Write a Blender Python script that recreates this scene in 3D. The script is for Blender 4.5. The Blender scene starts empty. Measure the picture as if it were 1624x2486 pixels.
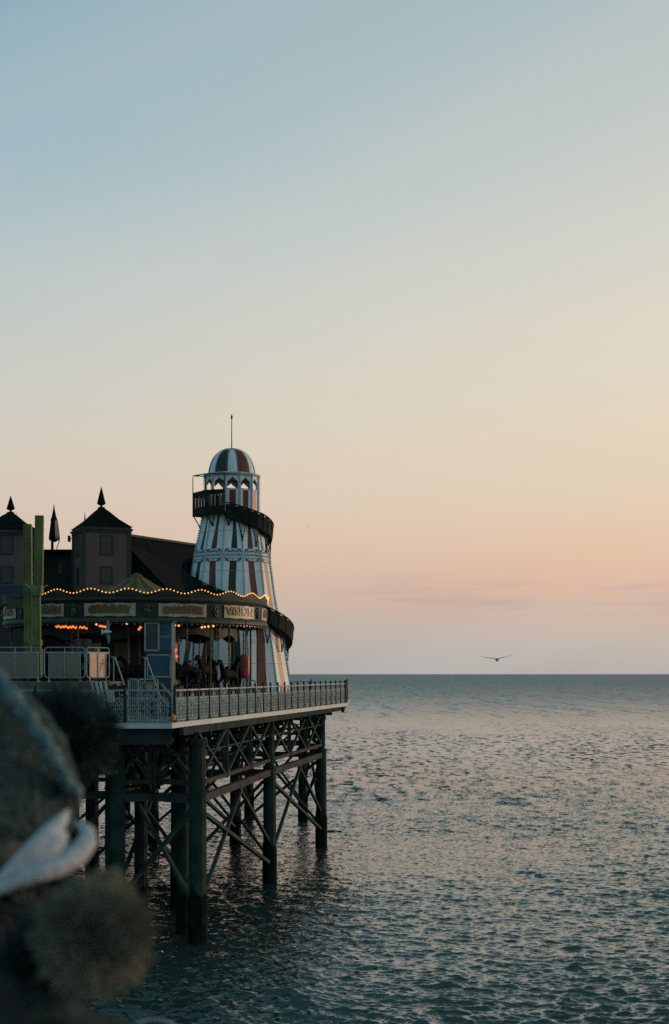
import bpy, math, random
import numpy as np
from mathutils import Vector, Matrix
random.seed(7)
rng = np.random.default_rng(11)
R = math.radians
sc = bpy.context.scene
COL = sc.collection

# ------------------------------------------------------------------ camera
EYE = 10.2          # metres above the water
F = 3383.0          # focal length in photograph pixels (50 mm on a 24 mm wide frame)
DECK = 8.4
cam_d = bpy.data.cameras.new("camera")
cam_d.sensor_fit = 'HORIZONTAL'
cam_d.sensor_width = 24
cam_d.lens = 50
cam_d.shift_y = 393/1624
cam_d.clip_start = 0.05
cam_d.clip_end = 60000
cam_d.dof.use_dof = True
cam_d.dof.focus_distance = 76
cam_d.dof.aperture_fstop = 5.6
cam = bpy.data.objects.new("camera", cam_d)
COL.objects.link(cam)
cam.location = (0, 0, EYE)
cam.rotation_euler = (R(90), 0, 0)
sc.camera = cam
sc.view_settings.view_transform = 'Standard'
sc.view_settings.look = 'None'
sc.view_settings.exposure = 0
sc.view_settings.gamma = 1
sc.cycles.max_bounces = 8
sc.cycles.use_denoising = False

def P(px, py, Y):
    return Vector(((px-812)/F*Y, Y, EYE-(py-1636)/F*Y))

# ------------------------------------------------------------------ world: dusk sky
SUN_AZ = 60.0       # degrees to the right of the view axis
SUN_EL = 2.2
w = bpy.data.worlds.new("World"); sc.world = w; w.use_nodes = True
nt = w.node_tree; N = nt.nodes; L = nt.links
N.clear()
def lin(c):
    return tuple((v/255/12.92 if v/255 <= .04045 else ((v/255+.055)/1.055)**2.4) for v in c)
def nd(tree, t, **kw):
    n = tree.nodes.new(t)
    for k, v in kw.items(): setattr(n, k, v)
    return n
def mth(op, a, b=None, c=None, clamp=False):
    n = nd(nt, 'ShaderNodeMath', operation=op, use_clamp=clamp)
    for i, v in enumerate((a, b, c)):
        if v is None: continue
        if isinstance(v, (int, float)): n.inputs[i].default_value = v
        else: L.new(v, n.inputs[i])
    return n.outputs[0]
tc = nd(nt, 'ShaderNodeTexCoord')
sep = nd(nt, 'ShaderNodeSeparateXYZ'); L.new(tc.outputs['Generated'], sep.inputs[0])
X_, Y_, Z_ = sep.outputs
el = mth('ARCSINE', Z_)                       # elevation in radians
hl = mth('SQRT', mth('ADD', mth('MULTIPLY', X_, X_), mth('MULTIPLY', Y_, Y_)))
ca = mth('DIVIDE', mth('ADD', mth('MULTIPLY', X_, math.sin(R(SUN_AZ))), mth('MULTIPLY', Y_, math.cos(R(SUN_AZ)))), mth('MAXIMUM', hl, .0001))
def ramp(stops):
    """stops: (elevation degrees, srgb)"""
    f = mth('DIVIDE', mth('ADD', el, R(2)), R(92), clamp=True)
    f = mth('POWER', f, .5)
    r = nd(nt, 'ShaderNodeValToRGB')
    r.color_ramp.interpolation = 'B_SPLINE' if False else 'LINEAR'
    e = r.color_ramp.elements
    for i, (d, c) in enumerate(stops):
        p = ((d+2)/92)**.5
        if i < 2: q = e[i]; q.position = p
        else: q = e.new(p)
        q.color = lin(c)+(1,)
    L.new(f, r.inputs[0])
    return r.outputs[0]
right = ramp([(0, (180,177,174)), (1.2, (196,184,174)), (2.6, (212,184,167)), (3.6, (225,185,161)), (5, (230,196,169)), (7, (230,208,182)), (10.5, (230,216,193)), (14, (225,217,201)), (18, (211,212,203)), (25.8, (180,194,196)), (40, (112,148,156)), (90, (58,98,108))])
left = ramp([(0, (163,169,169)), (1.5, (174,174,172)), (3, (193,180,172)), (5, (214,191,174)), (6.5, (216,198,182)), (9, (213,204,190)), (12, (203,205,197)), (16, (187,200,200)), (20, (161,187,197)), (25.8, (136,174,188)), (40, (86,132,144)), (90, (52,94,104))])
back = ramp([(0, (100,134,144)), (3, (108,146,158)), (8, (114,158,174)), (20, (108,156,174)), (45, (84,134,150)), (90, (56,98,110))])
def mixc(f, a, b):
    n = nd(nt, 'ShaderNodeMix', data_type='RGBA')
    if isinstance(f, (int, float)): n.inputs['Factor'].default_value = f
    else: L.new(f, n.inputs['Factor'])
    for k, v in (('A', a), ('B', b)):
        s = [i for i in n.inputs if i.name == k and i.type == 'RGBA'][0]
        if isinstance(v, tuple): s.default_value = v
        else: L.new(v, s)
    return [o for o in n.outputs if o.type == 'RGBA'][0]
def maprange(v, a, b, smooth=True):
    n = nd(nt, 'ShaderNodeMapRange', interpolation_type='SMOOTHSTEP' if smooth else 'LINEAR')
    L.new(v, n.inputs[0]); n.inputs[1].default_value = a; n.inputs[2].default_value = b
    return n.outputs[0]
c1 = mixc(maprange(ca, math.cos(R(SUN_AZ+14)), math.cos(R(SUN_AZ-14)), False), left, right)
c2 = mixc(maprange(ca, math.cos(R(155)), math.cos(R(SUN_AZ+22))), back, c1)
# thin cloud wisps low over the horizon
azn = mth('ARCTAN2', X_, Y_)
cmb = nd(nt, 'ShaderNodeCombineXYZ')
L.new(mth('MULTIPLY', azn, 9.0), cmb.inputs[0]); L.new(mth('MULTIPLY', el, 110.0), cmb.inputs[1])
no = nd(nt, 'ShaderNodeTexNoise'); no.inputs['Scale'].default_value = 1.0; no.inputs['Detail'].default_value = 5
no.inputs['Roughness'].default_value = .55
L.new(cmb.outputs[0], no.inputs['Vector'])
band = mth('MULTIPLY', maprange(el, R(1.9), R(3.0)), mth('SUBTRACT', 1.0, maprange(el, R(3.4), R(4.4))))
side = maprange(azn, R(-2), R(3))
cf = mth('MULTIPLY', mth('MULTIPLY', maprange(no.outputs[0], .40, .66), band), mth('MULTIPLY', side, .75))
c3 = mixc(cf, c2, lin((198,172,163))+(1,))
# very soft slanting veils higher up
cmb2 = nd(nt, 'ShaderNodeCombineXYZ')
L.new(mth('MULTIPLY', mth('ADD', azn, mth('MULTIPLY', el, -.3)), 1.6), cmb2.inputs[0])
L.new(mth('MULTIPLY', mth('ADD', el, mth('MULTIPLY', azn, -.42)), 14.0), cmb2.inputs[1])
no2 = nd(nt, 'ShaderNodeTexNoise'); no2.inputs['Scale'].default_value = 1.0; no2.inputs['Detail'].default_value = 3
L.new(cmb2.outputs[0], no2.inputs['Vector'])
veil = mth('MULTIPLY', maprange(no2.outputs[0], .42, .66), .10)
c4 = mixc(veil, c3, lin((222,208,204))+(1,))
# atmospheric glow of the real sun position
sky = nd(nt, 'ShaderNodeTexSky', sky_type='NISHITA')
sky.sun_disc = False; sky.sun_elevation = R(SUN_EL); sky.sun_rotation = R(SUN_AZ)
bg1 = nd(nt, 'ShaderNodeBackground'); L.new(c4, bg1.inputs[0]); bg1.inputs[1].default_value = 0.97
bg2 = nd(nt, 'ShaderNodeBackground'); L.new(sky.outputs[0], bg2.inputs[0]); bg2.inputs[1].default_value = 0.006
addn = nd(nt, 'ShaderNodeAddShader'); L.new(bg1.outputs[0], addn.inputs[0]); L.new(bg2.outputs[0], addn.inputs[1])
out = nd(nt, 'ShaderNodeOutputWorld'); L.new(addn.outputs[0], out.inputs[0])

# ------------------------------------------------------------------ sun
sd = bpy.data.lights.new("sun", 'SUN'); sd.energy = 1.3; sd.angle = R(1.0); sd.color = (1.0, .66, .42)
so = bpy.data.objects.new("sun", sd); COL.objects.link(so)
sdir = Vector((math.sin(R(SUN_AZ))*math.cos(R(SUN_EL)), math.cos(R(SUN_AZ))*math.cos(R(SUN_EL)), math.sin(R(SUN_EL))))
so.rotation_euler = sdir.to_track_quat('Z', 'Y').to_euler()
so.location = (60, 60, 40)

# ------------------------------------------------------------------ materials
MATS = {}
def mat(name, col, rough=.6, metal=0.0, var=.25, scale=3.0, bump=0.0, emit=None, estr=0.0, streak=False, spec=.5, col2=None):
    if name in MATS: return MATS[name]
    m = bpy.data.materials.new(name); m.use_nodes = True
    t = m.node_tree; b = t.nodes['Principled BSDF']
    b.inputs['Roughness'].default_value = rough; b.inputs['Metallic'].default_value = metal
    b.inputs['Specular IOR Level'].default_value = spec
    if emit:
        b.inputs['Emission Color'].default_value = emit+(1,); b.inputs['Emission Strength'].default_value = estr
    tcn = t.nodes.new('ShaderNodeTexCoord'); mp = t.nodes.new('ShaderNodeMapping')
    t.links.new(tcn.outputs['Object'], mp.inputs[0])
    if streak: mp.inputs['Scale'].default_value = (1, 1, .15)
    n = t.nodes.new('ShaderNodeTexNoise'); n.inputs['Scale'].default_value = scale; n.inputs['Detail'].default_value = 5
    t.links.new(mp.outputs[0], n.inputs['Vector'])
    r = t.nodes.new('ShaderNodeValToRGB'); r.color_ramp.elements[0].position = .35; r.color_ramp.elements[1].position = .65
    lo = tuple(c*(1-var) for c in col) if col2 is None else col2
    hi = tuple(min(1, c*(1+var*.6)) for c in col)
    r.color_ramp.elements[0].color = lo+(1,); r.color_ramp.elements[1].color = hi+(1,)
    t.links.new(n.outputs[0], r.inputs[0]); t.links.new(r.outputs[0], b.inputs['Base Color'])
    if bump:
        bn = t.nodes.new('ShaderNodeBump'); bn.inputs['Strength'].default_value = bump; bn.inputs['Distance'].default_value = .02
        t.links.new(n.outputs[0], bn.inputs['Height']); t.links.new(bn.outputs[0], b.inputs['Normal'])
    MATS[name] = m
    return m
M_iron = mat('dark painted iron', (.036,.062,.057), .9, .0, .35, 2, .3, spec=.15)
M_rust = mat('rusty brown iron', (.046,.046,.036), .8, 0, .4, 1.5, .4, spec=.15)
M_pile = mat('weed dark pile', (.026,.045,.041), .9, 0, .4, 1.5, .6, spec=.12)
M_fascia = mat('pale painted fascia', (.50,.56,.58), .55, 0, .10, 1.2, streak=True)
M_plank = mat('deck planks', (.13,.11,.09), .75, 0, .35, 6, .3)
M_rail = mat('pale blue green rail paint', (.24,.31,.32), .5, 0, .2, 3)
M_latt = mat('sea green lattice paint', (.24,.34,.34), .6, 0, .3, 4)
M_dkpost = mat('dark green post paint', (.016,.026,.026), .7, 0, .3, 4, spec=.15)
M_white = mat('white tower boards', (.74,.84,.87), .55, 0, .12, 1.3, .15, streak=True)
M_whitetrim = mat('grey white trim', (.44,.54,.58), .5, 0, .15, 3)
M_red = mat('faded red brown paint', (.15,.035,.020), .6, 0, .2, 2, streak=True)
M_green = mat('dark green paint', (.014,.032,.030), .6, 0, .2, 2, streak=True)
M_gold = mat('old gold paint', (.50,.26,.09), .5, 0, .2, 2, streak=True)
M_orange = mat('orange paint', (.62,.17,.03), .5, 0, .15, 2)
M_slide = mat('dark slide timber', (.013,.021,.019), .85, 0, .4, 3, .2, spec=.2)
M_slat = mat('mustard slat paint', (.10,.09,.03), .6, 0, .3, 3)
M_plaque = mat('pale plaque board', (.50,.60,.68), .5, 0, .08, 3)
M_navy = mat('navy lettering', (.03,.07,.11), .5, 0, .1, 3)
M_bulboff = mat('unlit bulb glass', (.40,.44,.42), .25, 0, .1, 3)
M_bulb = mat('lit warm bulb', (.9,.5,.2), .4, 0, .1, 3, emit=(1.0,.42,.08), estr=1.5)
M_glow = mat('orange glowing tube', (.9,.4,.1), .4, 0, .1, 3, emit=(1.0,.26,.05), estr=1.0)
M_redglow = mat('red glowing lamp', (.9,.2,.1), .4, 0, .1, 3, emit=(1.0,.16,.06), estr=1.0)
M_car = mat('carousel dark green woodwork', (.012,.028,.023), .7, 0, .35, 3, .2)
M_car2 = mat('carousel valance olive', (.050,.072,.052), .6, 0, .3, 3)
M_cream = mat('cream signboard', (.40,.36,.25), .5, 0, .12, 3)
M_letter = mat('brown gold lettering', (.15,.085,.032), .45, 0, .35, 6)
M_tentb = mat('brown canvas', (.085,.045,.026), .85, 0, .25, 2)
M_tentg = mat('dull gold canvas', (.155,.115,.035), .85, 0, .25, 2)
M_brass = mat('twisted brass', (.10,.085,.045), .5, .2, .3, 8)
M_horse = mat('horse paint', (.013,.018,.017), .8, 0, .5, 2, spec=.1)
M_saddle = mat('saddle paint', (.04,.016,.013), .8, 0, .3, 4, spec=.1)
M_bldg = mat('turret render', (.125,.098,.080), .85, 0, .22, .8, streak=True)
M_bldgdk = mat('dark quoins', (.035,.042,.038), .8, 0, .3, 2)
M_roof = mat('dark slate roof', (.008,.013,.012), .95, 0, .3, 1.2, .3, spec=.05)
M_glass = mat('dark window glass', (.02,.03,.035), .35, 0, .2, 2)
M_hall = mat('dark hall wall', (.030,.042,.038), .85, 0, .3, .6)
M_blue = mat('blue booth paint', (.014,.070,.135), .5, 0, .2, 2)
M_bluedk = mat('dark blue skirt', (.022,.050,.062), .6, 0, .3, 1.5)
M_galv = mat('galvanised tube', (.27,.33,.33), .5, .1, .25, 5)
M_ride = mat('yellow green ride steel', (.125,.165,.045), .7, 0, .3, 1.2)
M_capsule = mat('red capsule paint', (.50,.06,.04), .45, 0, .15, 3)
M_capdk = mat('dark red capsule side', (.13,.028,.022), .5, 0, .2, 3)
M_skin = mat('skin', (.35,.21,.15), .6, 0, .1, 5)
M_cloth = mat('dark cloth', (.040,.050,.051), .95, 0, .3, 12, .4, spec=.05)
M_hair = mat('dark brown hair', (.085,.098,.086), .9, 0, .6, 30, .6, spec=.1)
M_hat = mat('dark teal knit', (.060,.095,.095), .95, 0, .4, 90, 1.0, spec=.05)
M_braid = mat('teal yarn', (.16,.28,.30), .95, 0, .35, 120, 1.0)
M_tip = mat('tan yarn tip', (.25,.22,.16), .95, 0, .3, 80)
M_collar = mat('pale grey fleece', (.50,.52,.55), .95, 0, .10, 60, .4, spec=.1)
M_furdk = mat('charcoal pompom yarn', (.050,.078,.080), .95, 0, .6, 25, spec=.05)
M_furtan = mat('tan olive fur', (.22,.205,.15), .95, 0, .5, 14, col2=(.11,.12,.10), spec=.05)
M_gull = mat('gull white feathers', (.66,.70,.74), .8, 0, .1, 6)
M_gullgrey = mat('gull grey feathers', (.24,.27,.29), .8, 0, .2, 6)
M_beak = mat('yellow beak', (.55,.35,.05), .5)
M_pale = mat('pale stripe paint', (.52,.52,.48), .6, 0, .15, 3)
M_teal = mat('teal hoarding paint', (.035,.125,.155), .6, 0, .3, 1.5)
M_ochre = mat('ochre brush paint', (.36,.25,.07), .6, 0, .2, 4)
M_lamp = mat('orange lantern', (.60,.26,.06), .5)
def glass_mat(name, tint, alpha, rough=.06):
    m = bpy.data.materials.new(name); m.use_nodes = True
    t = m.node_tree; b = t.nodes['Principled BSDF']
    b.inputs['Base Color'].default_value = tint+(1,); b.inputs['Roughness'].default_value = rough
    b.inputs['IOR'].default_value = 1.6; b.inputs['Specular IOR Level'].default_value = .8
    tr = t.nodes.new('ShaderNodeBsdfTransparent'); mx = t.nodes.new('ShaderNodeMixShader')
    fr = t.nodes.new('ShaderNodeFresnel'); fr.inputs[0].default_value = 1.9
    ad = t.nodes.new('ShaderNodeMath'); ad.operation = 'ADD'; ad.use_clamp = True; ad.inputs[1].default_value = alpha
    no_ = t.nodes.new('ShaderNodeTexNoise'); no_.inputs['Scale'].default_value = 2.5
    ml = t.nodes.new('ShaderNodeMath'); ml.operation = 'MULTIPLY'; ml.inputs[1].default_value = .10
    a2 = t.nodes.new('ShaderNodeMath'); a2.operation = 'ADD'
    t.links.new(no_.outputs[0], ml.inputs[0]); t.links.new(fr.outputs[0], ad.inputs[0])
    t.links.new(ad.outputs[0], a2.inputs[0]); t.links.new(ml.outputs[0], a2.inputs[1])
    t.links.new(a2.outputs[0], mx.inputs[0]); t.links.new(tr.outputs[0], mx.inputs[1]); t.links.new(b.outputs[0], mx.inputs[2])
    t.links.new(mx.outputs[0], t.nodes['Material Output'].inputs[0])
    return m
M_acrylic = glass_mat('scuffed acrylic', (.21,.185,.145), .50)
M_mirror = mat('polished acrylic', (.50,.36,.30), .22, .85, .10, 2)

# ------------------------------------------------------------------ mesh builder
class MB:
    def __init__(s): s.v = []; s.f = []; s.m = []
    def add(s, vs, fs, mi=0):
        o = len(s.v); s.v += [tuple(x) for x in vs]
        s.f += [tuple(o+i for i in f) for f in fs]; s.m += [mi]*len(fs)
    def box(s, c, d, rz=0, mi=0):
        a, b = math.cos(rz), math.sin(rz); vs = []
        for z in (-.5, .5):
            for x, y in ((-.5,-.5),(.5,-.5),(.5,.5),(-.5,.5)):
                X, Y = x*d[0], y*d[1]; vs.append((c[0]+X*a-Y*b, c[1]+X*b+Y*a, c[2]+z*d[2]))
        s.add(vs, [(3,2,1,0),(4,5,6,7),(0,1,5,4),(1,2,6,5),(2,3,7,6),(3,0,4,7)], mi)
    def bar(s, p, q, wd, h=None, mi=0, up=(0,0,1)):
        p, q = Vector(p), Vector(q); h = h or wd
        d = (q-p)
        if d.length < 1e-6: return
        d.normalize(); u = Vector(up)
        if abs(d.dot(u)) > .98: u = Vector((0,1,0))
        a = d.cross(u).normalized()*wd/2; b = d.cross(a).normalized()*h/2
        vs = [p-a-b, p+a-b, p+a+b, p-a+b, q-a-b, q+a-b, q+a+b, q-a+b]
        s.add(vs, [(3,2,1,0),(4,5,6,7),(0,1,5,4),(1,2,6,5),(2,3,7,6),(3,0,4,7)], mi)
    def tube(s, pts, r, n=6, mi=0, closed=False, flat=1.0, up=None):
        pts = [Vector(p) for p in pts]; k = len(pts)
        rs = r if isinstance(r, (list, tuple)) else [r]*k
        rings = []; prev = None
        for i, p in enumerate(pts):
            a = pts[(i-1) % k] if (closed or i > 0) else p
            b = pts[(i+1) % k] if (closed or i < k-1) else p
            d = (b-a).normalized()
            if prev is None:
                u = Vector(up) if up else (Vector((0,0,1)) if abs(d.z) < .9 else Vector((0,1,0)))
            else: u = prev
            u = (u-d*u.dot(d)).normalized(); prev = u; v = d.cross(u)
            rings.append([p+(u*math.cos(2*math.pi*j/n)+v*math.sin(2*math.pi*j/n)*flat)*rs[i] for j in range(n)])
        vs = [x for g in rings for x in g]; fs = []
        for i in range(k if closed else k-1):
            for j in range(n):
                a = i*n+j; b = i*n+(j+1) % n; c = ((i+1) % k)*n+(j+1) % n; d = ((i+1) % k)*n+j
                fs.append((a, b, c, d))
        if not closed: fs += [tuple(range(n-1, -1, -1)), tuple((k-1)*n+j for j in range(n))]
        s.add(vs, fs, mi)
    def lathe(s, prof, n=24, c=(0,0,0), off=0.0, mi=0, mfn=None, cap=True, a0=0, a1=360):
        """prof: (r, z) list; angle measured from -Y towards +X"""
        full = abs(a1-a0) >= 360; cnt = n if full else n+1
        vs = []
        for r, z in prof:
            for j in range(cnt):
                a = R(off+a0+(a1-a0)*j/n); vs.append((c[0]+r*math.sin(a), c[1]-r*math.cos(a), c[2]+z))
        o = len(s.v); s.v += vs
        for i in range(len(prof)-1):
            for j in range(n):
                j2 = (j+1) % cnt
                s.f.append((o+i*cnt+j, o+i*cnt+j2, o+(i+1)*cnt+j2, o+(i+1)*cnt+j)); s.m.append(mfn(j, i) if mfn else mi)
        if cap and full:
            s.f.append(tuple(o+j for j in range(cnt-1, -1, -1))); s.m.append(mi if not mfn else mfn(0, 0))
            s.f.append(tuple(o+(len(prof)-1)*cnt+j for j in range(cnt))); s.m.append(mi if not mfn else mfn(0, 0))
    def ball(s, c, r, n=8, k=5, mi=0, sq=(1,1,1)):
        vs = [(c[0], c[1], c[2]-r*sq[2])]
        for i in range(1, k):
            t = math.pi*i/k
            for j in range(n):
                a = 2*math.pi*j/n
                vs.append((c[0]+r*math.sin(t)*math.cos(a)*sq[0], c[1]+r*math.sin(t)*math.sin(a)*sq[1], c[2]-r*math.cos(t)*sq[2]))
        vs.append((c[0], c[1], c[2]+r*sq[2])); fs = []
        for j in range(n):
            fs.append((0, 1+(j+1) % n, 1+j)); e = len(vs)-1
            fs.append((e, e-n+j, e-n+(j+1) % n))
        for i in range(k-2):
            for j in range(n):
                a = 1+i*n
                fs.append((a+j, a+(j+1) % n, a+n+(j+1) % n, a+n+j))
        s.add(vs, fs, mi)
    def prism(s, poly, o, U, V, t, mi=0):
        """polygon (u, v) extruded by t along U x V"""
        o, U, V = Vector(o), Vector(U), Vector(V); Nn = U.cross(V).normalized()*t; n = len(poly)
        a = [o+U*u+V*v for u, v in poly]; b = [p+Nn for p in a]
        fs = [tuple(range(n-1, -1, -1)), tuple(range(n, 2*n))]
        fs += [(i, (i+1) % n, n+(i+1) % n, n+i) for i in range(n)]
        s.add(a+b, fs, mi)
    def build(s, name, mats, parent=None, smooth=False, loc=None, **tags):
        me = bpy.data.meshes.new(name); me.from_pydata(s.v, [], s.f)
        if not isinstance(mats, (list, tuple)): mats = [mats]
        for m in mats: me.materials.append(m)
        me.polygons.foreach_set('material_index', s.m)
        if smooth: me.polygons.foreach_set('use_smooth', [True]*len(s.f))
        me.update()
        return link(name, me, parent, loc, **tags)
def link(name, data, parent=None, loc=None, rz=None, **tags):
    o = bpy.data.objects.new(name, data); COL.objects.link(o)
    if parent: o.parent = parent
    if loc is not None: o.location = loc
    if rz is not None: o.rotation_euler = (0, 0, rz)
    for k, v in tags.items():
        if v: o[k] = v
    return o
def thing(name, label, category, loc=(0,0,0), rz=0, group=None):
    return link(name, None, None, loc, rz, label=label, category=category, group=group)
def copy_tree(o, parent=None):
    kids = list(o.children)
    c = o.copy(); COL.objects.link(c)
    if parent: c.parent = parent
    for ch in kids: copy_tree(ch, c)
    return c
def bake(o):
    """replace an object's mesh by its modified mesh"""
    dg = bpy.context.evaluated_depsgraph_get(); dg.update()
    me = bpy.data.meshes.new_from_object(o.evaluated_get(dg))
    o.modifiers.clear(); o.data = me
    return o
def skin(name, joints, edges, m, parent=None, sub=1, loc=None):
    """joints: (x, y, z, rx, ry)"""
    me = bpy.data.meshes.new(name); me.from_pydata([j[:3] for j in joints], edges, [])
    o = link(name, me, parent, loc)
    sk = o.modifiers.new('skin', 'SKIN'); sk.use_smooth_shade = True
    for i, j in enumerate(joints):
        d = me.skin_vertices[0].data[i]; d.radius = (j[3], j[4] if len(j) > 4 else j[3]); d.use_root = (i == 0)
    sb = o.modifiers.new('sub', 'SUBSURF'); sb.levels = sub; sb.render_levels = sub
    bake(o)
    o.data.materials.clear(); o.data.materials.append(m)
    return o
def text_geo(txt, size, ext=.01):
    cu = bpy.data.curves.new('t', 'FONT'); cu.body = txt; cu.size = size; cu.extrude = ext; cu.align_x = 'CENTER'; cu.align_y = 'CENTER'; cu.offset = size*.02
    cu.resolution_u = 2
    o = bpy.data.objects.new('t', cu); COL.objects.link(o)
    dg = bpy.context.evaluated_depsgraph_get(); dg.update()
    me = bpy.data.meshes.new_from_object(o.evaluated_get(dg))
    vs = [v.co.copy() for v in me.vertices]; fs = [tuple(p.vertices) for p in me.polygons]
    bpy.data.objects.remove(o); bpy.data.curves.remove(cu); bpy.data.meshes.remove(me)
    return vs, fs
# ------------------------------------------------------------------ sea
def smooth01(x): x = np.clip(x, 0, 1); return x*x*(3-2*x)
def build_sea():
    dense = np.radians(np.linspace(-17.5, 17.5, 760))
    rest = np.radians(np.linspace(17.5, 342.5, 90)[1:-1])
    ang = np.concatenate([dense, rest]); na = len(ang)
    near = np.geomspace(2, 37, 26)[:-1]
    off = np.arange(14200/37.0, 14200/900.0, -.36); mid = 14200/off
    far = np.geomspace(mid[-1], 40000, 70)[1:]
    rad = np.concatenate([near, mid, far]); nr = len(rad)
    dr = np.gradient(rad)
    A, Q = np.meshgrid(ang, rad); DR = np.repeat(dr[:, None], na, 1)
    X = Q*np.sin(A); Y = Q*np.cos(A); Z = np.zeros_like(X); DX = np.zeros_like(X); DY = np.zeros_like(X)
    insect = (np.abs((A+np.pi) % (2*np.pi)-np.pi) < R(18))
    # wind patches: long cat's paws across the view
    patch = (np.sin(X*.045+.8*np.sin(Y*.03)+1.1)*np.sin(Y*.062+.7*np.sin(X*.05))+.6*np.sin(X*.11-Y*.13+2)*np.sin(Y*.10+X*.04))
    amp = np.clip(1.0+.48*patch, .30, 1.9)
    calm = smooth01((Q-110)/80)*(1-smooth01((Q-330)/200)); amp = amp*(1-.35*calm)
    n = 130
    lam = np.geomspace(.20, 6.0, n)*rng.uniform(.9, 1.1, n)
    for i in range(n):
        k = 2*np.pi/lam[i]
        th = rng.normal(0, .62)+.10              # travel mostly towards the camera
        kx, ky = k*np.sin(th), k*np.cos(th); ph = rng.uniform(0, 6.28)
        slope = .054*(1.0 if lam[i] < .75 else (.75/lam[i])**1.0)
        a = slope/k
        wgt = smooth01((lam[i]/DR-2.0)/2.5)*insect
        p = kx*X+ky*Y+ph+.9*np.sin(X*.31+ky*.2)+.7*np.sin(Y*.27+kx)
        Z += amp*wgt*a*np.cos(p); c = .75*amp*wgt*a*np.sin(p)
        DX -= c*np.sin(th); DY -= c*np.cos(th)
    X = X+DX; Y = Y+DY
    co = np.stack([X, Y, Z], -1).reshape(-1, 3).astype(np.float32)
    i0 = np.arange(nr-1)[:, None]*na; j = np.arange(na)[None, :]; j2 = (j+1) % na
    quads = np.stack([i0+j, i0+na+j, i0+na+j2, i0+j2], -1).reshape(-1, 4)[:, ::-1]
    # centre cap
    me = bpy.data.meshes.new('sea')
    nv = len(co)+1; nq = len(quads)
    me.vertices.add(nv); me.vertices.foreach_set('co', np.concatenate([co, [[0,0,0]]]).astype(np.float32).ravel())
    tri = np.stack([np.full(na, nv-1), (np.arange(na)+1) % na, np.arange(na)], -1)
    loops = np.concatenate([quads.ravel(), tri.ravel()]).astype(np.int32)
    me.loops.add(len(loops)); me.loops.foreach_set('vertex_index', loops)
    st = np.concatenate([np.arange(nq)*4, nq*4+np.arange(na)*3]).astype(np.int32)
    me.polygons.add(nq+na); me.polygons.foreach_set('loop_start', st)
    me.polygons.foreach_set('loop_total', np.concatenate([np.full(nq, 4), np.full(na, 3)]).astype(np.int32))
    me.polygons.foreach_set('use_smooth', np.ones(nq+na, dtype=bool))
    me.update(calc_edges=True); me.validate()
    m = bpy.data.materials.new('sea water'); m.use_nodes = True; t = m.node_tree; b = t.nodes['Principled BSDF']
    b.inputs['Base Color'].default_value = (.022,.064,.062,1); b.inputs['IOR'].default_value = 1.7; b.inputs['Specular Tint'].default_value = (.84,1,.99,1)
    geo = t.nodes.new('ShaderNodeNewGeometry')
    def M(op, *args, clamp=False):
        n_ = t.nodes.new('ShaderNodeMath'); n_.operation = op; n_.use_clamp = clamp
        for i_, v_ in enumerate(args):
            if isinstance(v_, (int, float)): n_.inputs[i_].default_value = v_
            else: t.links.new(v_, n_.inputs[i_])
        return n_.outputs[0]
    def MR(v_, a_, b_, c_, d_, smooth=True):
        n_ = t.nodes.new('ShaderNodeMapRange'); n_.interpolation_type = 'SMOOTHSTEP' if smooth else 'LINEAR'
        t.links.new(v_, n_.inputs[0])
        for i_, x_ in enumerate((a_, b_, c_, d_)): n_.inputs[1+i_].default_value = x_
        return n_.outputs[0]
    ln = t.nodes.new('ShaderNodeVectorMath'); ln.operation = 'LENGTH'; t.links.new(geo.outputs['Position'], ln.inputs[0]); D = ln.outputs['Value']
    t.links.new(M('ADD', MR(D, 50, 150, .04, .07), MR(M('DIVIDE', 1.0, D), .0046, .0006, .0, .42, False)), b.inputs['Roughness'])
    cm = t.nodes.new('ShaderNodeMix'); cm.data_type = 'RGBA'      # greener near; blue of the reflected sky put into the far colour
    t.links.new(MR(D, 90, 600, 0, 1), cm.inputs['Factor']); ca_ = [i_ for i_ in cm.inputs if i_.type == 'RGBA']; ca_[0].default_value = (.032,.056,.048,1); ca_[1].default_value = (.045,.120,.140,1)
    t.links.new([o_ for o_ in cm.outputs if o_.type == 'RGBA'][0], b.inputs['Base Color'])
    # unresolved ripples: slope noise added to the normal, rough far out, calmer in the middle distance
    def slope(scale, detail, rough):
        mp = t.nodes.new('ShaderNodeMapping'); mp.inputs['Scale'].default_value = scale; t.links.new(geo.outputs['Position'], mp.inputs[0])
        n_ = t.nodes.new('ShaderNodeTexNoise'); n_.inputs['Scale'].default_value = 1.0; n_.inputs['Detail'].default_value = detail; n_.inputs['Roughness'].default_value = rough
        t.links.new(mp.outputs[0], n_.inputs['Vector']); return n_
    def vm(op, a_, b_=None, sc_=None):
        n_ = t.nodes.new('ShaderNodeVectorMath'); n_.operation = op
        for i_, v_ in enumerate((a_, b_)):
            if v_ is None: continue
            if isinstance(v_, tuple): n_.inputs[i_].default_value = v_
            else: t.links.new(v_, n_.inputs[i_])
        if sc_ is not None:
            if isinstance(sc_, (int, float)): n_.inputs['Scale'].default_value = sc_
            else: t.links.new(sc_, n_.inputs['Scale'])
        return n_.outputs[0]
    sA = slope((4.5, 7.5, 1), 4, .6); sB = slope((1.15, .50, 1), 4, .6); sC = slope((.30, .075, 1), 6, .72); sD = slope((.34, .020, 1), 4, .7)
    patch = slope((.028, .012, 1), 3, .5)
    pf = MR(patch.outputs[0], .34, .66, .55, 1.45)
    fA = M('SUBTRACT', MR(D, 30, 120, .75, 1.5), MR(D, 130, 230, 0, 1.3))
    fB = M('MULTIPLY', M('SUBTRACT', MR(D, 85, 170, .0, 1.5), MR(D, 190, 300, .0, 1.15)), pf)
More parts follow.
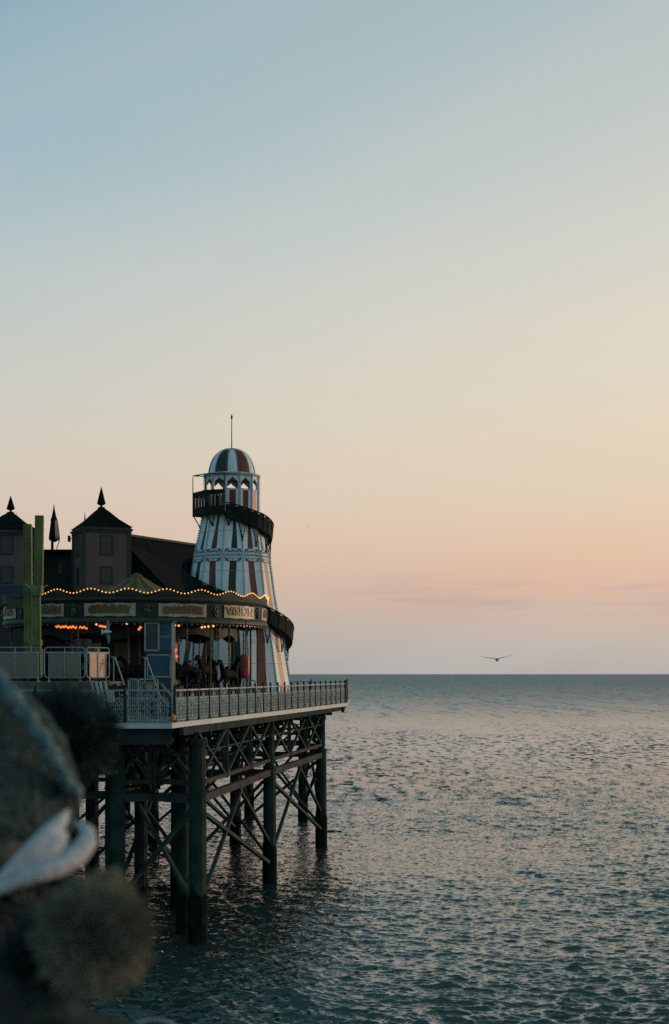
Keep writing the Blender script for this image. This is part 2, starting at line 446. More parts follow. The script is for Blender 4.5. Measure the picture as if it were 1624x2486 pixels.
    inv = M('DIVIDE', 1.0, D); farb = MR(inv, .0033, .0008, .0, 2.2, False)
    def tail(n_):      # mostly gentle slopes with sparse steep facets
        d_ = vm('SUBTRACT', n_.outputs['Color'], (.5,.5,.5)); l_ = t.nodes.new('ShaderNodeVectorMath'); l_.operation = 'LENGTH'; t.links.new(d_, l_.inputs[0])
        return vm('SCALE', d_, sc_=M('MULTIPLY', M('POWER', l_.outputs['Value'], 2.0), 30.0))
    vA = vm('SCALE', vm('ADD', vm('SCALE', vm('SUBTRACT', sA.outputs['Color'], (.5,.5,.5)), sc_=1.1), vm('SCALE', tail(sA), sc_=.5)), sc_=fA)
    vB = vm('ADD', vm('SCALE', tail(sB), sc_=M('ADD', fB, farb)), vm('SCALE', vm('SUBTRACT', sB.outputs['Color'], (.5,.5,.5)), sc_=M('MULTIPLY', fB, 1.5)))
    vC = vm('SCALE', tail(sC), sc_=M('ADD', MR(D, 150, 260, .0, .55), farb))
    vD = vm('SCALE', vm('SUBTRACT', sD.outputs['Color'], (.5,.5,.5)), sc_=MR(D, 200, 420, 0, .9))
    tot = vm('MULTIPLY', vm('ADD', vm('ADD', vm('ADD', vA, vB), vC), vD), (1.0, 1.25, 0))
    # mean tilt of the wave faces one can see at a grazing angle: they lean to whoever looks
    nrm = vm('NORMALIZE', vm('ADD', geo.outputs['Normal'], tot))
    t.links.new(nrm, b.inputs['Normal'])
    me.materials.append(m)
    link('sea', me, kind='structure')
build_sea()

# ------------------------------------------------------------------ the pier
A_ = Vector((-5.95, 51.0)); B_ = Vector((.80, 86.3)); C_ = Vector((1.15, 104.0)); D_ = Vector((-42, 112)); E_ = Vector((-42, 51.0))
pier = thing('pier', 'long iron seaside pier on dark piles with pale edge boards', 'pier', (-5.95, 51, 0))
po = Vector((5.95, -51, 0))
def loc(p): return Vector(p)+po
def slab(poly, z0, z1, name, m, par):
    b = MB(); b.prism([(p[0]+po.x, p[1]+po.y) for p in poly], (0,0,z0), (1,0,0), (0,1,0), z1-z0); return b.build(name, m, par)
def inset(poly, d):
    c = Vector((-15, 75)); return [Vector(p)+(c-Vector(p)).normalized()*d for p in poly]
POLY = [E_, A_, B_, C_, D_]
slab(inset(POLY, .16), 8.20, DECK, 'deck', M_plank, pier)
slab(inset(POLY, .75), 7.98, 8.195, 'deck_frame', M_iron, pier)
def edge_board(p, q, name='edge_board'):
    p, q = Vector(p), Vector(q); d = (q-p).normalized(); nrm = Vector((d.y, -d.x)); n = max(1, round((q-p).length/5.2))
    b = MB()
    for i in range(n):
        a = p+d*((q-p).length*i/n+.015); c = p+d*((q-p).length*(i+1)/n-.015)
        j = random.uniform(-.008, .008)
        poly = [(0, 8.205+j), (0, 8.40+j), (.03, 8.425+j), (-.16, 8.425+j), (-.16, 8.205+j)]
        b.prism([(x, z) for x, z in poly], loc((a.x, a.y, 0)), (nrm.x, nrm.y, 0), (0,0,1), -(c-a).length if Vector((nrm.x, nrm.y, 0)).cross(Vector((0,0,1))).dot(Vector((d.x, d.y, 0))) < 0 else (c-a).length)
    b.build(name, M_fascia, pier)
edge_board(E_, A_); edge_board(A_, B_); edge_board(B_, C_)
# edge girders under the deck
def girder(p, q, z0, z1, m=M_iron, wd=.16, name='girder'):
    b = MB(); b.bar(loc((p[0], p[1], (z0+z1)/2)), loc((q[0], q[1], (z0+z1)/2)), wd, z1-z0); b.build(name, m, pier)
girder((-42, 51.35), (-6.0, 51.35), 7.6, 8.2, M_pile); girder((-5.65, 51.5), (.35, 85.9), 7.93, 8.2, M_pile); girder((.5, 86.5), (.8, 103.6), 7.8, 8.2)
for k in range(1, 7): girder((-5.9-k*4.2, 51.5+.6*k), (.2-k*4.4, 86+2*k), 7.7, 7.97, wd=.2)
for k in range(1, 15):
    t = k/15; girder((-5.65+6*t-.1, 51.5+34.4*t), (-5.65+6*t-30, 51.5+34.4*t+5.5), 7.72, 7.96, wd=.14, name='cross_girder')
# piles
rows = [[(-5.2,53), (-8.75,55.2), (-12.6,54.4), (-17,55.2)],
        [(-3.15,67.7), (-7.3,67.4), (-12.0,69), (-17,70), (-22,71)],
        [(-.78,82.3), (-5.95,83.6), (-11,84.6), (-16,85.6), (-21,86.6)],
        [(-2.2,97), (-6,98), (-10,99), (-15,100), (-20,101), (-25,102)]]
M_footshade = mat('pile foot shade', (.007,.015,.013), .9, 0, .5, 3, .8, spec=.05)  # unlit tone of the pile feet, put into the colour
def pol_(r, a, z): return Vector((r*math.sin(R(a)), -r*math.cos(R(a)), z))
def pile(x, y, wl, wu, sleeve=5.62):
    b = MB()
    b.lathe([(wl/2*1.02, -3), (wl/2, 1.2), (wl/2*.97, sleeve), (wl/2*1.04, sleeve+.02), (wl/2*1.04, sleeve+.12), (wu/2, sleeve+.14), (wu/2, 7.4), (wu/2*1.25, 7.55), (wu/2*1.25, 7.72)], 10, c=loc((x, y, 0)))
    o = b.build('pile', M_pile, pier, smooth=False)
    b = MB(); n = 12; rr = random.Random(int(x*100)+int(y*10)); k_ = [rr.uniform(1.3, 2.3) for _ in range(n)]  # ragged dark band added to shade the pile foot into the water
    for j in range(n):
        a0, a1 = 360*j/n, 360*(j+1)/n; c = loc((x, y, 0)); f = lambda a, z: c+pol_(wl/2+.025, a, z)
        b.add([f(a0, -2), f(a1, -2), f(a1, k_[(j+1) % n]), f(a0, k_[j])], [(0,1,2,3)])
    b.build('shade_band', M_footshade, o)
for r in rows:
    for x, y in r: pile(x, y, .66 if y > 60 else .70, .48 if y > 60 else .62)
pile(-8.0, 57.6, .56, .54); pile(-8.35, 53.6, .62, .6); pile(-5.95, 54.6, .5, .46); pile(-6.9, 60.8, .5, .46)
bc = 0
def brace(p, q, wd=.15, m=M_iron, name='brace'):
    global bc; bc += 1
    b = MB(); b.bar(loc(p), loc(q), wd, wd*.9); b.build(name, m, pier)
def bay(a, c, main=False, lowx=True):
    a, c = Vector(a), Vector(c); mid = (a+c)/2; L_ = (c-a).length; d = (c-a)/L_
    # horizontal double beams
    b = MB()
    b.bar(loc((a.x, a.y, 5.42)), loc((c.x, c.y, 5.42)), .22, .30); b.bar(loc((a.x, a.y, 6.02)), loc((c.x, c.y, 6.02)), .16, .16)
    b.build('beam', M_rust if main else M_iron, pier)
    if lowx:
        brace((a.x, a.y, 1.2), (mid.x+d.x*1.0, mid.y+d.y*1.0, 5.35)); brace((c.x, c.y, 1.0), (a.x+d.x*.3, a.y+d.y*.3, 5.0), .17)
        if main: brace((c.x, c.y, 2.0), (mid.x, mid.y, 5.35), .14)
    # upper lattice in thirds
    n = 3 if L_ > 8 else 2
    b = MB()
    for i in range(n):
        p, q = a+(c-a)*i/n, a+(c-a)*(i+1)/n
        b.bar(loc((p.x, p.y, 6.0)), loc((q.x, q.y, 7.95)), .12); b.bar(loc((q.x, q.y, 6.0)), loc((p.x, p.y, 7.95)), .12)
        if i: b.bar(loc((p.x, p.y, 5.9)), loc((p.x, p.y, 7.95)), .2)
        b.bar(loc((p.x, p.y, 7.2)), loc((q.x, q.y, 7.2)), .06)
    b.build('lattice_brace', M_iron, pier)
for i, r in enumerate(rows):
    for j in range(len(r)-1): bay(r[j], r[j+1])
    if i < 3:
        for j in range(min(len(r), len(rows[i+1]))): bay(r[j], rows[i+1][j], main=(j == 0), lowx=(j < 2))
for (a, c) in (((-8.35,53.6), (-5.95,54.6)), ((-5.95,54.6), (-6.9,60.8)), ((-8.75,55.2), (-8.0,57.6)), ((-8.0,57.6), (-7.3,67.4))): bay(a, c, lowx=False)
# extra thin tie rods in the dark of the underside
b = MB()
for k in range(90):
    x = random.uniform(-20, -5.2); y = random.uniform(53, 98); dx = random.uniform(-1.3, 1.3)
    b.bar(loc((x, y, 5.5)), loc((x+dx, y+random.uniform(-1, 1), 7.95)), .07)
b.build('tie_rod', M_iron, pier, kind='stuff')
for k in range(80):
    x = random.uniform(-12.5, -5.6); y = random.uniform(53.5, 62); dx = random.uniform(-.9, .9); z0 = random.uniform(5.4, 6.6); b = MB()
    b.bar(loc((x, y, z0)), loc((x+dx, y+random.uniform(-.6, .6), 7.95)), random.uniform(.08, .16)); b.build('tie_rod', M_iron, pier)
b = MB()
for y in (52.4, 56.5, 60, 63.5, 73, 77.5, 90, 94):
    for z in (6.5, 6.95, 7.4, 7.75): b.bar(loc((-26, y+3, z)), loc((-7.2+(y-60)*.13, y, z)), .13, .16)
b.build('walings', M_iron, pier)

# ------------------------------------------------------------------ railings
def lattice_mesh(W, name):
    """cast lattice panel, width W, z 0..1.2, in the XZ plane"""
    b = MB(); t = .020
    H = .70
    nx = max(4, round(W/.165)); sx = (W-.16)/nx; nz = 5; sz = H/nz
    for r_ in range(nz+1):
        o = (r_ % 2)*.5
        for i in range(nx + (0 if o else 1)):
            cx = -W/2+.08+sx*(i+o); cz = .13+sz*r_
            if abs(cx) < .16 and r_ > 0: continue
            k = 8
            pts = [(cx+sx*.36*math.cos(2*math.pi*q/k), 0, cz+sz*.52*math.sin(2*math.pi*q/k)) for q in range(k)]
            for q in range(k): b.bar(pts[q], pts[(q+1) % k], t, t)
    for cz, rr in ((.26, .12), (.50, .13), (.74, .12)):
        for q in range(12):
            a, c = 2*math.pi*q/12, 2*math.pi*(q+1)/12
            b.bar((rr*math.cos(a), 0, cz+rr*math.sin(a)), (rr*math.cos(c), 0, cz+rr*math.sin(c)), t*1.3, t*1.3)
        for s in (-1, 1):
            b.bar((s*rr*.1, 0, cz-rr*.6), (s*rr*.7, 0, cz+rr*.5), t, t)
    b.bar((0, 0, .05), (0, 0, 1.14), .028)
    for s in (-1, 1):   # leafy crest above the lattice
        prev = None
        for q in range(9):
            u = q/8; x = s*(.04+.34*u); z = .98-.20*u+.07*math.sin(u*9)
            p = (x, 0, z)
            if prev: b.bar(prev, p, t*1.3, t*1.3)
            if q % 2: b.bar(p, (x*.9, 0, z-.12), t)
            prev = p
        b.bar((s*(W/2-.07), 0, .05), (s*(W/2-.07), 0, .86), t*1.1)
    for z in (.07, .86): b.bar((-W/2+.05, 0, z), (W/2-.05, 0, z), .028)
    nb = round(W/.2)
    for i in range(1, nb):
        x = -W/2+W*i/nb
        if i % 2: b.bar((x, 0, .84), (x, 0, 1.14), .014)
    for i in range(nb+1):
        x = -W/2+.06+(W-.12)*i/nb; b.bar((x, 0, -.02), (x, 0, .08), .02)
    me = bpy.data.meshes.new(name); me.from_pydata(b.v, [], b.f); me.materials.append(M_latt); me.update(); return me
def post_mesh():
    b = MB(); b.lathe([(.085,0), (.085,.10), (.065,.12), (.058,.5), (.068,.52), (.055,.56), (.052,1.1), (.06,1.13), (.06,1.22), (.035,1.24), (.055,1.29), (.03,1.36), (.005,1.40)], 8)
    me = bpy.data.meshes.new('post'); me.from_pydata(b.v, [], b.f); me.materials.append(M_dkpost); me.update(); return me
PM = post_mesh()
def railing(p, q, n, label, lastpost=True):
    p, q = Vector(p), Vector(q); d = (q-p); W = d.length/n; d.normalize(); rz = math.atan2(d.y, d.x)
    t = thing('railing', label, 'railing', (p.x, p.y, DECK+.025), rz, 'ornate railings round the pier edge')
    lm = lattice_mesh(W, 'lattice_panel')
    for i in range(n+1 if lastpost else n): link('post', PM, t, (i*W, 0, 0))
    for i in range(n): link('lattice_panel', lm, t, ((i+.5)*W, 0, 0))
    b = MB(); b.bar((0,0,1.17), (n*W,0,1.17), .075, .06); b.build('top_rail', M_rail, t)
    return t
railing((-6.05-1.645*16, 51.18), (-6.05, 51.18), 16, 'ornate blue-green railing along the front edge facing the camera', False)
railing((-5.88, 51.25), (.62, 86.2), 23, 'long receding ornate railing along the sea side of the deck, beside the helter skelter')
railing((.68, 86.6), (.95, 103.5), 7, 'short far railing continuing beyond the bend of the pier edge', False)
railing((.95, 103.8), (-26, 108.8), 10, 'dark distant railing across the far end of the pier')

# small orange lantern at the corner
t = thing('lantern', 'small orange lantern hanging on the railing at the pier corner', 'lantern', P(421, 1742, 50.9))
b = MB(); b.lathe([(.02,-.14), (.07,-.10), (.09,.02), (.06,.10), (.02,.13)], 8); b.build('lamp_body', M_lamp, t)
b = MB(); b.bar((0,0,.1), (.0,.12,.34), .02); b.build('bracket', M_iron, t)
# ------------------------------------------------------------------ helter skelter tower
TY = 79.0; TX = (562.5-812)/F*TY; PXM = TY/F
tower = thing('helter_skelter', 'tall striped white helter skelter tower with domed cabin and spiral slide', 'helter skelter', (TX, TY, DECK))
DP = 4.2
def zl(y, r=0): return (EYE-DECK)-(y-1636)*(TY-r)/F
ys = [1091, 1150, 1242, 1250, 1300, 1345, 1391, 1452, 1500, 1559, 1656, 1692]
rs_ = [0, 0, 67, 70, 80.5, 90, 97, 105, 114, 127, 143, 148]
def rad_at(y): return float(np.interp(y, ys[2:], rs_[2:]))*PXM
def pol(r, a, z): return Vector((r*math.sin(R(a)), -r*math.cos(R(a)), z))
FC = [2+DP+30*k for k in range(12)]                     # facet centres
fcol = {0: 2, 1: 1, 2: 3, 11: 1, 10: 2, 3: 1, 4: 2, 5: 1, 6: 3, 7: 2, 8: 1, 9: 1}   # 1 red 2 green 3 gold
def wall():
    b = MB(); rowsy = list(np.linspace(1246, 1692, 34))
    for k in range(12):
        a0, a1 = FC[k]-15, FC[k]+15; prev = None
        for i, y in enumerate(rowsy):
            r = rad_at(y); z = zl(y); p, q = pol(r, a0, z), pol(r, a1, z)
            u = (y-1246)/446
            hw = .075+.095*smooth01(np.array((u-.02)/.22)).item(); cen = .5+.085*math.sin(u*9.5+.6+k*1.3)*(1-u*.5)+.02
            pts = [p, p.lerp(q, cen-hw), p.lerp(q, cen+hw), q]
            if prev:
                for j in range(3): b.add([pts[j], pts[j+1], prev[j+1], prev[j]], [(0,1,2,3)], fcol[k] if j == 1 else 0)
            prev = pts
    b.build('tower_wall', [M_white, M_red, M_green, M_gold], tower)
wall()
b = MB(); b.lathe([(3.75,0), (3.75,.62), (3.62,.70), (3.40,.72)], 12, off=FC[0]+15); b.build('plinth', M_iron, tower)
# board joints: thin dark horizontal seams in the wall cladding
b = MB()
for y in (1296, 1392, 1470, 1545, 1612):
    for k in range(12):
        r = rad_at(y)+.006; b.bar(pol(r, FC[k]-15, zl(y)), pol(r, FC[k]+15, zl(y)), .012, .018)
b.build('seams', mat('seam grey', (.22,.27,.30), .7), tower)
# corner battens with rows of unlit bulbs
for k in range(12):
    a = FC[k]+15; b = MB(); yy = list(np.linspace(1246, 1690, 24))
    b.tube([pol(rad_at(y)+.02, a, zl(y)) for y in yy], .045, 6)
    for y in np.linspace(1250, 1688, 74):
        c = pol(rad_at(y)+.10, a, zl(y)); b.bar(pol(rad_at(y)+.03, a, zl(y)), c, .03, mi=1); b.ball(c, .028, 5, 3, mi=1)
    b.build('bulb_batten', [M_whitetrim, M_bulboff], tower)
# name plaques
tg, tf = text_geo('PALACE PIER', .155, .006); tg2, tf2 = text_geo('BRIGHTON', .12, .006)
def plaque(k):
    y0, y1 = 1369, 1339; ym = (y0+y1)/2; a = FC[k]; ap = math.cos(R(15))
    r = rad_at(ym)*ap+.05
    O = pol(r, a, zl(ym)); U = Vector((math.cos(R(a)), math.sin(R(a)), 0)); z1, z0 = zl(y1)-zl(ym), zl(y0)-zl(ym)
    lean = (rad_at(y0)-rad_at(y1))/(z0-z1)
    V = (Vector((0,0,1))+pol(1, a, 0)*lean).normalized(); Nn = U.cross(V).normalized()
    W = rad_at(ym)*2*math.sin(R(15))*.41; H = (z1-z0)/2
    b = MB()
    b.prism([(-W,-H*.45), (-W*.86,-H), (W*.86,-H), (W,-H*.45), (W,H*.45), (W*.86,H), (-W*.86,H), (-W,H*.45)], O, U, V, .03)
    f = O+Nn*.034
    def bb(p, q, wd=.03): b.bar(f+U*p[0]+V*p[1], f+U*q[0]+V*q[1], wd, .014, 1, up=Nn)
    for sx in (-1, 1):
        for sy in (-1, 1):
            bb((sx*W*.9, sy*H*.35), (sx*W*.9, sy*H*.88), .05); bb((sx*W*.9, sy*H*.9), (sx*W*.45, sy*H*.9), .045); bb((sx*W*.62, sy*H*.62), (sx*W*.80, sy*H*.78), .07)
    for sy in (-1, 1):
        bb((0, sy*H*.66), (0, sy*H*.84), .06)
        prev = None
        for q in range(9):
            u = -.62+1.24*q/8; p = (u*W, sy*(H*.56-H*.22*u*u))
            if prev: bb(prev, p, .022)
            prev = p
    def place(vs, fs, dy, arch=0):
        b.add([f+U*v.x+V*(v.y+dy-arch*v.x*v.x)+Nn*(v.z) for v in vs], fs, 1)
    place(tg, tf, -.02); place(tg2, tf2, .19, .5)
    b.build('name_plaque', [M_plaque, M_navy], tower)
for k in (9, 10, 11, 0, 1, 2, 3, 6): plaque(k)
# cabin
zc0, zc1 = zl(1241, 1.2), zl(1152, 1.2); RC = 65*PXM
def cabin():
    b = MB(); b.lathe([(RC+.03, zc0-.10), (RC+.03, zc0)], 12, off=FC[0]+15); b.build('cabin_floor', M_slide, tower)
    b = MB()
    H = zc1-zc0; sill = zl(1188, 1.2)-zc0
    for k in range(12):
        a = FC[k]; half = RC*math.sin(R(15)); ap = RC*math.cos(R(15))
        O = pol(ap, a, zc0); U = Vector((math.cos(R(a)), math.sin(R(a)), 0)); V = Vector((0,0,1)); t = .05
        door = k in (10, 11); jw = .12*half*2 if not door else .05
        O2 = O-U.cross(V)*t
        b.prism([(-half,0), (-half+jw,0), (-half+jw,H), (-half,H)], O2, U, V, t); b.prism([(half-jw,0), (half,0), (half,H), (half-jw,H)], O2, U, V, t)
        if not door:
            ow = half-jw; cw = half*.46; c = {0:1, 1:1, 2:4, 3:1}.get(k, fcol[k])
            b.prism([(-ow,0), (-cw,0), (-cw,sill), (-ow,sill)], O2, U, V, t); b.prism([(cw,0), (ow,0), (ow,sill), (cw,sill)], O2, U, V, t)
            b.prism([(-cw,0), (cw,0), (cw,sill-.02), (-cw,sill-.02)], O2, U, V, t-.005, c if c != 1 or k > 1 else 1)
            b.prism([(-ow,sill), (ow,sill), (ow,sill+.05), (-ow,sill+.05)], O2, U, V, t+.03, 5)
        # ogee arch
        ow = half-jw; top = H; sp = sill+.42 if not door else H*.80; apx = H-.14 if not door else H*.93; n = 6
        for s in (-1, 1):
            for i in range(n):
                u0, u1 = i/n, (i+1)/n
                def av(u): return (1-u)*ow, sp+(apx-sp)*(u**.8*.75+.25*u**3)
                (xa, za), (xb, zb) = av(u0), av(u1)
                poly = [(s*xa, za), (s*xb, zb), (s*xb, top), (s*xa, top)]
                if s > 0: poly = poly[::-1]
                b.prism(poly[::-1], O2, U, V, t)
        b.prism([(-half,H-.10), (half,H-.10), (half,H), (-half,H)], O2, U, V, t+.02, 5)
    b.build('cabin', [M_white, M_red, M_green, M_gold, M_orange, M_whitetrim], tower)
    for k in range(12):
        a = FC[k]+15; b = MB(); b.bar(pol(RC+.02, a, zc0), pol(RC+.02, a, zc1), .09); 
        for i in range(20):
            z = zc0+(zc1-zc0)*(i+.5)/20; b.bar(pol(RC+.05, a, z), pol(RC+.14, a, z), .03, mi=1)
        b.build('cabin_post', [M_whitetrim, M_bulboff], tower)
cabin()
b = MB(); b.lathe([(1.2, zc1), (1.63, zc1), (1.66, zc1+.06), (1.62, zc1+.12), (1.35, zc1+.15)], 12, off=FC[0]+15, cap=False); b.lathe([(0.02, zc1-.01), (1.62, zc1-.005)], 12, off=FC[0]+15, cap=False)
b.build('cabin_cornice', M_whitetrim, tower)
# dome
dcol = {11: 2, 0: 0, 1: 1, 2: 0, 10: 0, 9: 1, 8: 0, 7: 2, 6: 0, 5: 1, 4: 0, 3: 2}
b = MB(); zb = zc1+.12; hD = zl(1092)-zb; prof = []
for i in range(15):
    u = i/14; prof.append((1.27*math.cos(u*math.pi/2)**.82+.05*(1-u)**4, zb+hD*math.sin(u*math.pi/2)**1.0))
for i in range(len(prof)-1):
    for k in range(12):
        for h in (0, 1, 2):
            cw_ = 18 if dcol[k] else 12; a0 = FC[k]-cw_+2*cw_/3*h; st = 2*cw_/3; (r0, z0), (r1, z1) = prof[i], prof[i+1]; bul = lambda j: 1+.02*math.sin(math.pi*j/3)
            b.add([pol(r0*bul(h), a0, z0), pol(r0*bul(h+1), a0+st, z0), pol(r1*bul(h+1), a0+st, z1), pol(r1*bul(h), a0, z1)], [(0,1,2,3)], dcol[k])
b.build('dome', [M_white, M_red, M_green], tower, smooth=False)
for k in range(12):
    b = MB(); a = FC[k]+15
    for i in range(1, 40):
        u = i/42; r = 1.27*math.cos(u*math.pi/2)**.82+.05*(1-u)**4; z = zb+hD*math.sin(u*math.pi/2)
        n_ = pol(math.cos(u*1.4), a, math.sin(u*1.4)); p = pol(r, a, z); b.bar(p, p+n_*.075, .022)
    b.build('dome_bulbs', M_bulboff, tower)
b = MB(); zt = zl(1092); b.lathe([(.16, zt-.05), (.10, zt+.04), (.03, zt+.10), (.022, zl(1022)), (.022, zl(1018)), (.06, zl(1015)), (.055, zl(1012)), (.01, zl(1005))], 8); b.build('flagpole', M_iron, tower)
# balcony
RB = 94*PXM; ba = [-84+DP, -41+DP, -10.5+DP]
zf = zl(1246, 1.7); zrail = zl(1190, 1.7)
b = MB()
ring_o = [pol(RB, a, 0) for a in ba]; ring_i = [pol(RC*.96, a, 0) for a in (ba[0]-12, ba[0], ba[1], ba[2], ba[2]+8)]
poly = [(p.x, p.y) for p in ([ring_i[0]]+ring_o+[ring_i[4], ring_i[3], ring_i[2], ring_i[1]])]
b.prism([(p.x, p.y) for p in [pol(RC*.9, ba[0]-10, 0)]+ring_o+[pol(RC*.9, ba[2]+8, 0)]], (0,0,zf), (1,0,0), (0,1,0), .10)
for i in range(2):
    p, q = ring_o[i], ring_o[i+1]
    b.bar(p+Vector((0,0,zf+.17)), q+Vector((0,0,zf+.17)), .05, .46)
p = ring_o[0]; q = pol(RC*.9, ba[0]-10, 0)
b.bar(p+Vector((0,0,zf+.17)), q+Vector((0,0,zf+.17)), .05, .46)
b.build('balcony_floor', M_slide, tower)
b = MB()
segs = [(ring_o[0], ring_o[1]), (ring_o[1], ring_o[2]), (pol(RC*.9, ba[0]-10, 0), ring_o[0])]
for p, q in segs:
    b.bar(p+Vector((0,0,zrail-.12)), q+Vector((0,0,zrail-.12)), .05, .26)
    n = max(3, int((q-p).length/.17))
    for i in range(n):
        c = p.lerp(q, (i+.5)/n); b.box((c.x, c.y, (zf+.4+zrail-.25)/2), (.10, .03, zrail-.25-zf-.4), math.atan2((q-p).y, (q-p).x), mi=1 if i % 3 == 1 else 0)
b.build('balcony_rail', [M_slide, M_slat], tower)
b = MB()
for a in ba: b.bar(pol(RB, a, zf-.02), pol(RB, a, zl(1152, 1.5)), .045)
pts = [pol(RC*.98, ba[0]-4, zl(1151, 1)), pol(RB, ba[0], zl(1152, 1)), pol(RB, ba[1], zl(1151, 1.6)), pol(RB, ba[2], zl(1149, 2)), pol(RC, ba[2]+5, zl(1149, 1.5))]
for i in range(4): b.bar(pts[i], pts[i+1], .05)
b.build('balcony_frame', M_dkpost, tower)
for a in ba:
    b = MB(); foot = pol(rad_at(1283)+.02, a+(3 if a == ba[0] else 5), zl(1281))
    b.bar(pol(RB-.02, a, zf), foot, .055); b.ball(foot, .07, 6, 4)
    if a != ba[0]: b.bar(pol(RB-.1, a+14, zf), foot, .055)
    b.build('bracket', M_slide, tower)
# spiral slide
phs = [-8, 0, 50, 90, 270, 310, 356, 395, 450, 560, 640, 700]; yy_ = [1221, 1223, 1248, 1275, 1372, 1398, 1440, 1472, 1524, 1612, 1655, 1668]
def s_top(a):
    y = float(np.interp(a, phs, yy_)); return zl(y, (rad_at(max(1250, y+20))+.3)*math.cos(R(a)))
def s_r(a):
    y = 1636-(s_top(a)-.45-1.8)/PXM; return rad_at(max(1250, min(1690, y)))
def slide():
    floor = MB(); outer = MB(); edge = MB(); prev = None; A = list(np.arange(-8, 702, 6))
    for i, a in enumerate(A):
        zt_ = s_top(a); rin = s_r(a)-.02; ro = rin+(.42 if a < 180 else .54); hgt = .74
        inn = pol(rin, a+DP, zt_-hgt); mid = pol(rin+.3, a+DP, zt_-hgt-.06); o0 = pol(ro, a+DP, zt_-hgt+.02); o1 = pol(ro+.06, a+DP, zt_)
        oo0 = pol(ro+.05, a+DP, zt_-hgt-.02); oo1 = pol(ro+.11, a+DP, zt_)
        und = pol(rin, a+DP, zt_-hgt-.12); und2 = pol(ro+.04, a+DP, zt_-hgt-.10)
        cur = (inn, mid, o0, o1, oo0, oo1, und, und2)
        if prev:
            P_ = prev
            for j, k in ((0,1), (1,2)): floor.add([P_[j], cur[j], cur[k], P_[k]], [(0,1,2,3)], 0)
            floor.add([P_[6], P_[7], cur[7], cur[6]], [(0,1,2,3)], 0); floor.add([P_[7], P_[4], cur[4], cur[7]], [(0,1,2,3)], 0)
            # boarded outer wall with narrow gaps near the top of each board
            for (f0, f1) in ((0, .82),):
                a0, a1 = P_[4], P_[5]; c0, c1 = cur[4], cur[5]; b0, b1 = P_[2], P_[3]; d0, d1 = cur[2], cur[3]
                gap = .90 if i % 2 else .97
                q = [a0, c0, c0.lerp(c1, gap), a0.lerp(a1, gap)]; p2 = [b0, d0, d0.lerp(d1, gap), b0.lerp(b1, gap)]
                outer.add(q+p2, [(0,1,2,3), (7,6,5,4), (3,2,6,7), (0,3,7,4), (1,5,6,2)], 0)
            edge.bar(P_[5], cur[5], .07, .06)
        if i % 2 == 0: edge.bar(cur[4], cur[5], .05)
        prev = cur
    sl = floor.build('slide', M_slide, tower)
    outer.build('slide_wall', M_slide, sl); edge.build('slide_rail', M_slide, sl)
    for a in list(range(15, 640, 24)):
        b = MB(); zt_ = s_top(a)-.88; ro = s_r(a)+.38
        foot = pol(rad_at(min(1688, 1636-(zt_-1.1-1.8)/PXM))+.02, a+DP+2, zt_-1.0)
        if foot.z < .9: continue
        b.bar(pol(ro, a+DP-4, zt_), foot, .05); b.bar(pol(ro, a+DP+7, zt_-.05), foot, .05); b.ball(foot, .06, 6, 4)
        b.build('slide_bracket', M_slide, tower)
slide()

# ------------------------------------------------------------------ carousel
CY = 68.0; CX = (332-812)/F*CY; RR = 6.3
car = thing('carousel', 'round fairground carousel with signboards, scalloped bulb crest and striped canopy', 'carousel', (CX, CY, DECK))
def cpx(a): p = pol(RR, a, 0); return 812+F*(CX+p.x)/(CY+p.y)
lo, hi_ = -60, 40
for _ in range(40):
    m_ = (lo+hi_)/2
    if cpx(m_) < 266: lo = m_
    else: hi_ = m_
TH0 = lo
b = MB(); b.lathe([(6.2,0), (6.25,.55), (6.05,.60), (6.05,.64), (0.1,.65)], 48, cap=False); b.build('platform', M_car, car)
b = MB(); b.lathe([(RR-.06,4.30), (RR,4.34), (RR,5.0), (RR-.06,5.04), (RR-.2,5.04), (RR-.2,4.30)], 72, cap=False, off=TH0); b.build('rounding_board', M_car, car)
b = MB(); b.lathe([(RR-.3,4.06), (RR-.02,4.05), (RR+.08,4.10), (RR+.10,4.20), (RR+.02,4.29), (RR+.06,4.34), (RR-.05,4.36)], 72, cap=False)
n = 150
for i in range(n):      # fringe
    a = 360*i/n; z = 3.94 if i % 2 else 3.99
    p, q = pol(RR-.02, a-.9, 4.07), pol(RR-.02, a+.9, 4.07); r_ = pol(RR-.02, a, z); b.add([p, q, r_], [(0,1,2)], 1)
b.build('valance', [M_car2, M_letter], car)
b = MB(); b.lathe([(RR-.05,4.99), (RR+.12,5.03), (RR+.16,5.10), (RR+.06,5.16), (RR+.02,5.30), (RR-.15,5.30)], 72, cap=False); b.build('cornice', M_car, car)
def crest(a): return 5.36+.10*(1+math.cos(R((a-TH0)*24+180)))*.95
b = MB(); prev = None
for i in range(361*2):
    a = i*.5; cur = (pol(RR+.05, a, 5.25), pol(RR+.08, a, crest(a)-.02), pol(RR, a, 5.25), pol(RR+.02, a, crest(a)-.02))
    if prev:
        p_ = prev; b.add([p_[0], cur[0], cur[1], p_[1]], [(0,1,2,3)]); b.add([cur[2], p_[2], p_[3], cur[3]], [(0,1,2,3)]); b.add([p_[1], cur[1], cur[3], p_[3]], [(0,1,2,3)])
    prev = cur
b.build('crest_board', M_car, car)
bm = MB(); bm.ball((0,0,0), .031, 8, 5); me_b = bpy.data.meshes.new('bulb'); me_b.from_pydata(bm.v, [], bm.f); me_b.materials.append(M_bulb); me_b.update()
vis = []; rest = MB()
angs = [i*1.5+.4 for i in range(240)]; angs = [a for a in angs if not (cpx(a) < 98 and math.cos(R(a)) > -.2)]
def cview(a): d = (a-8+180) % 360-180; return abs(d)
angs.sort(key=cview)
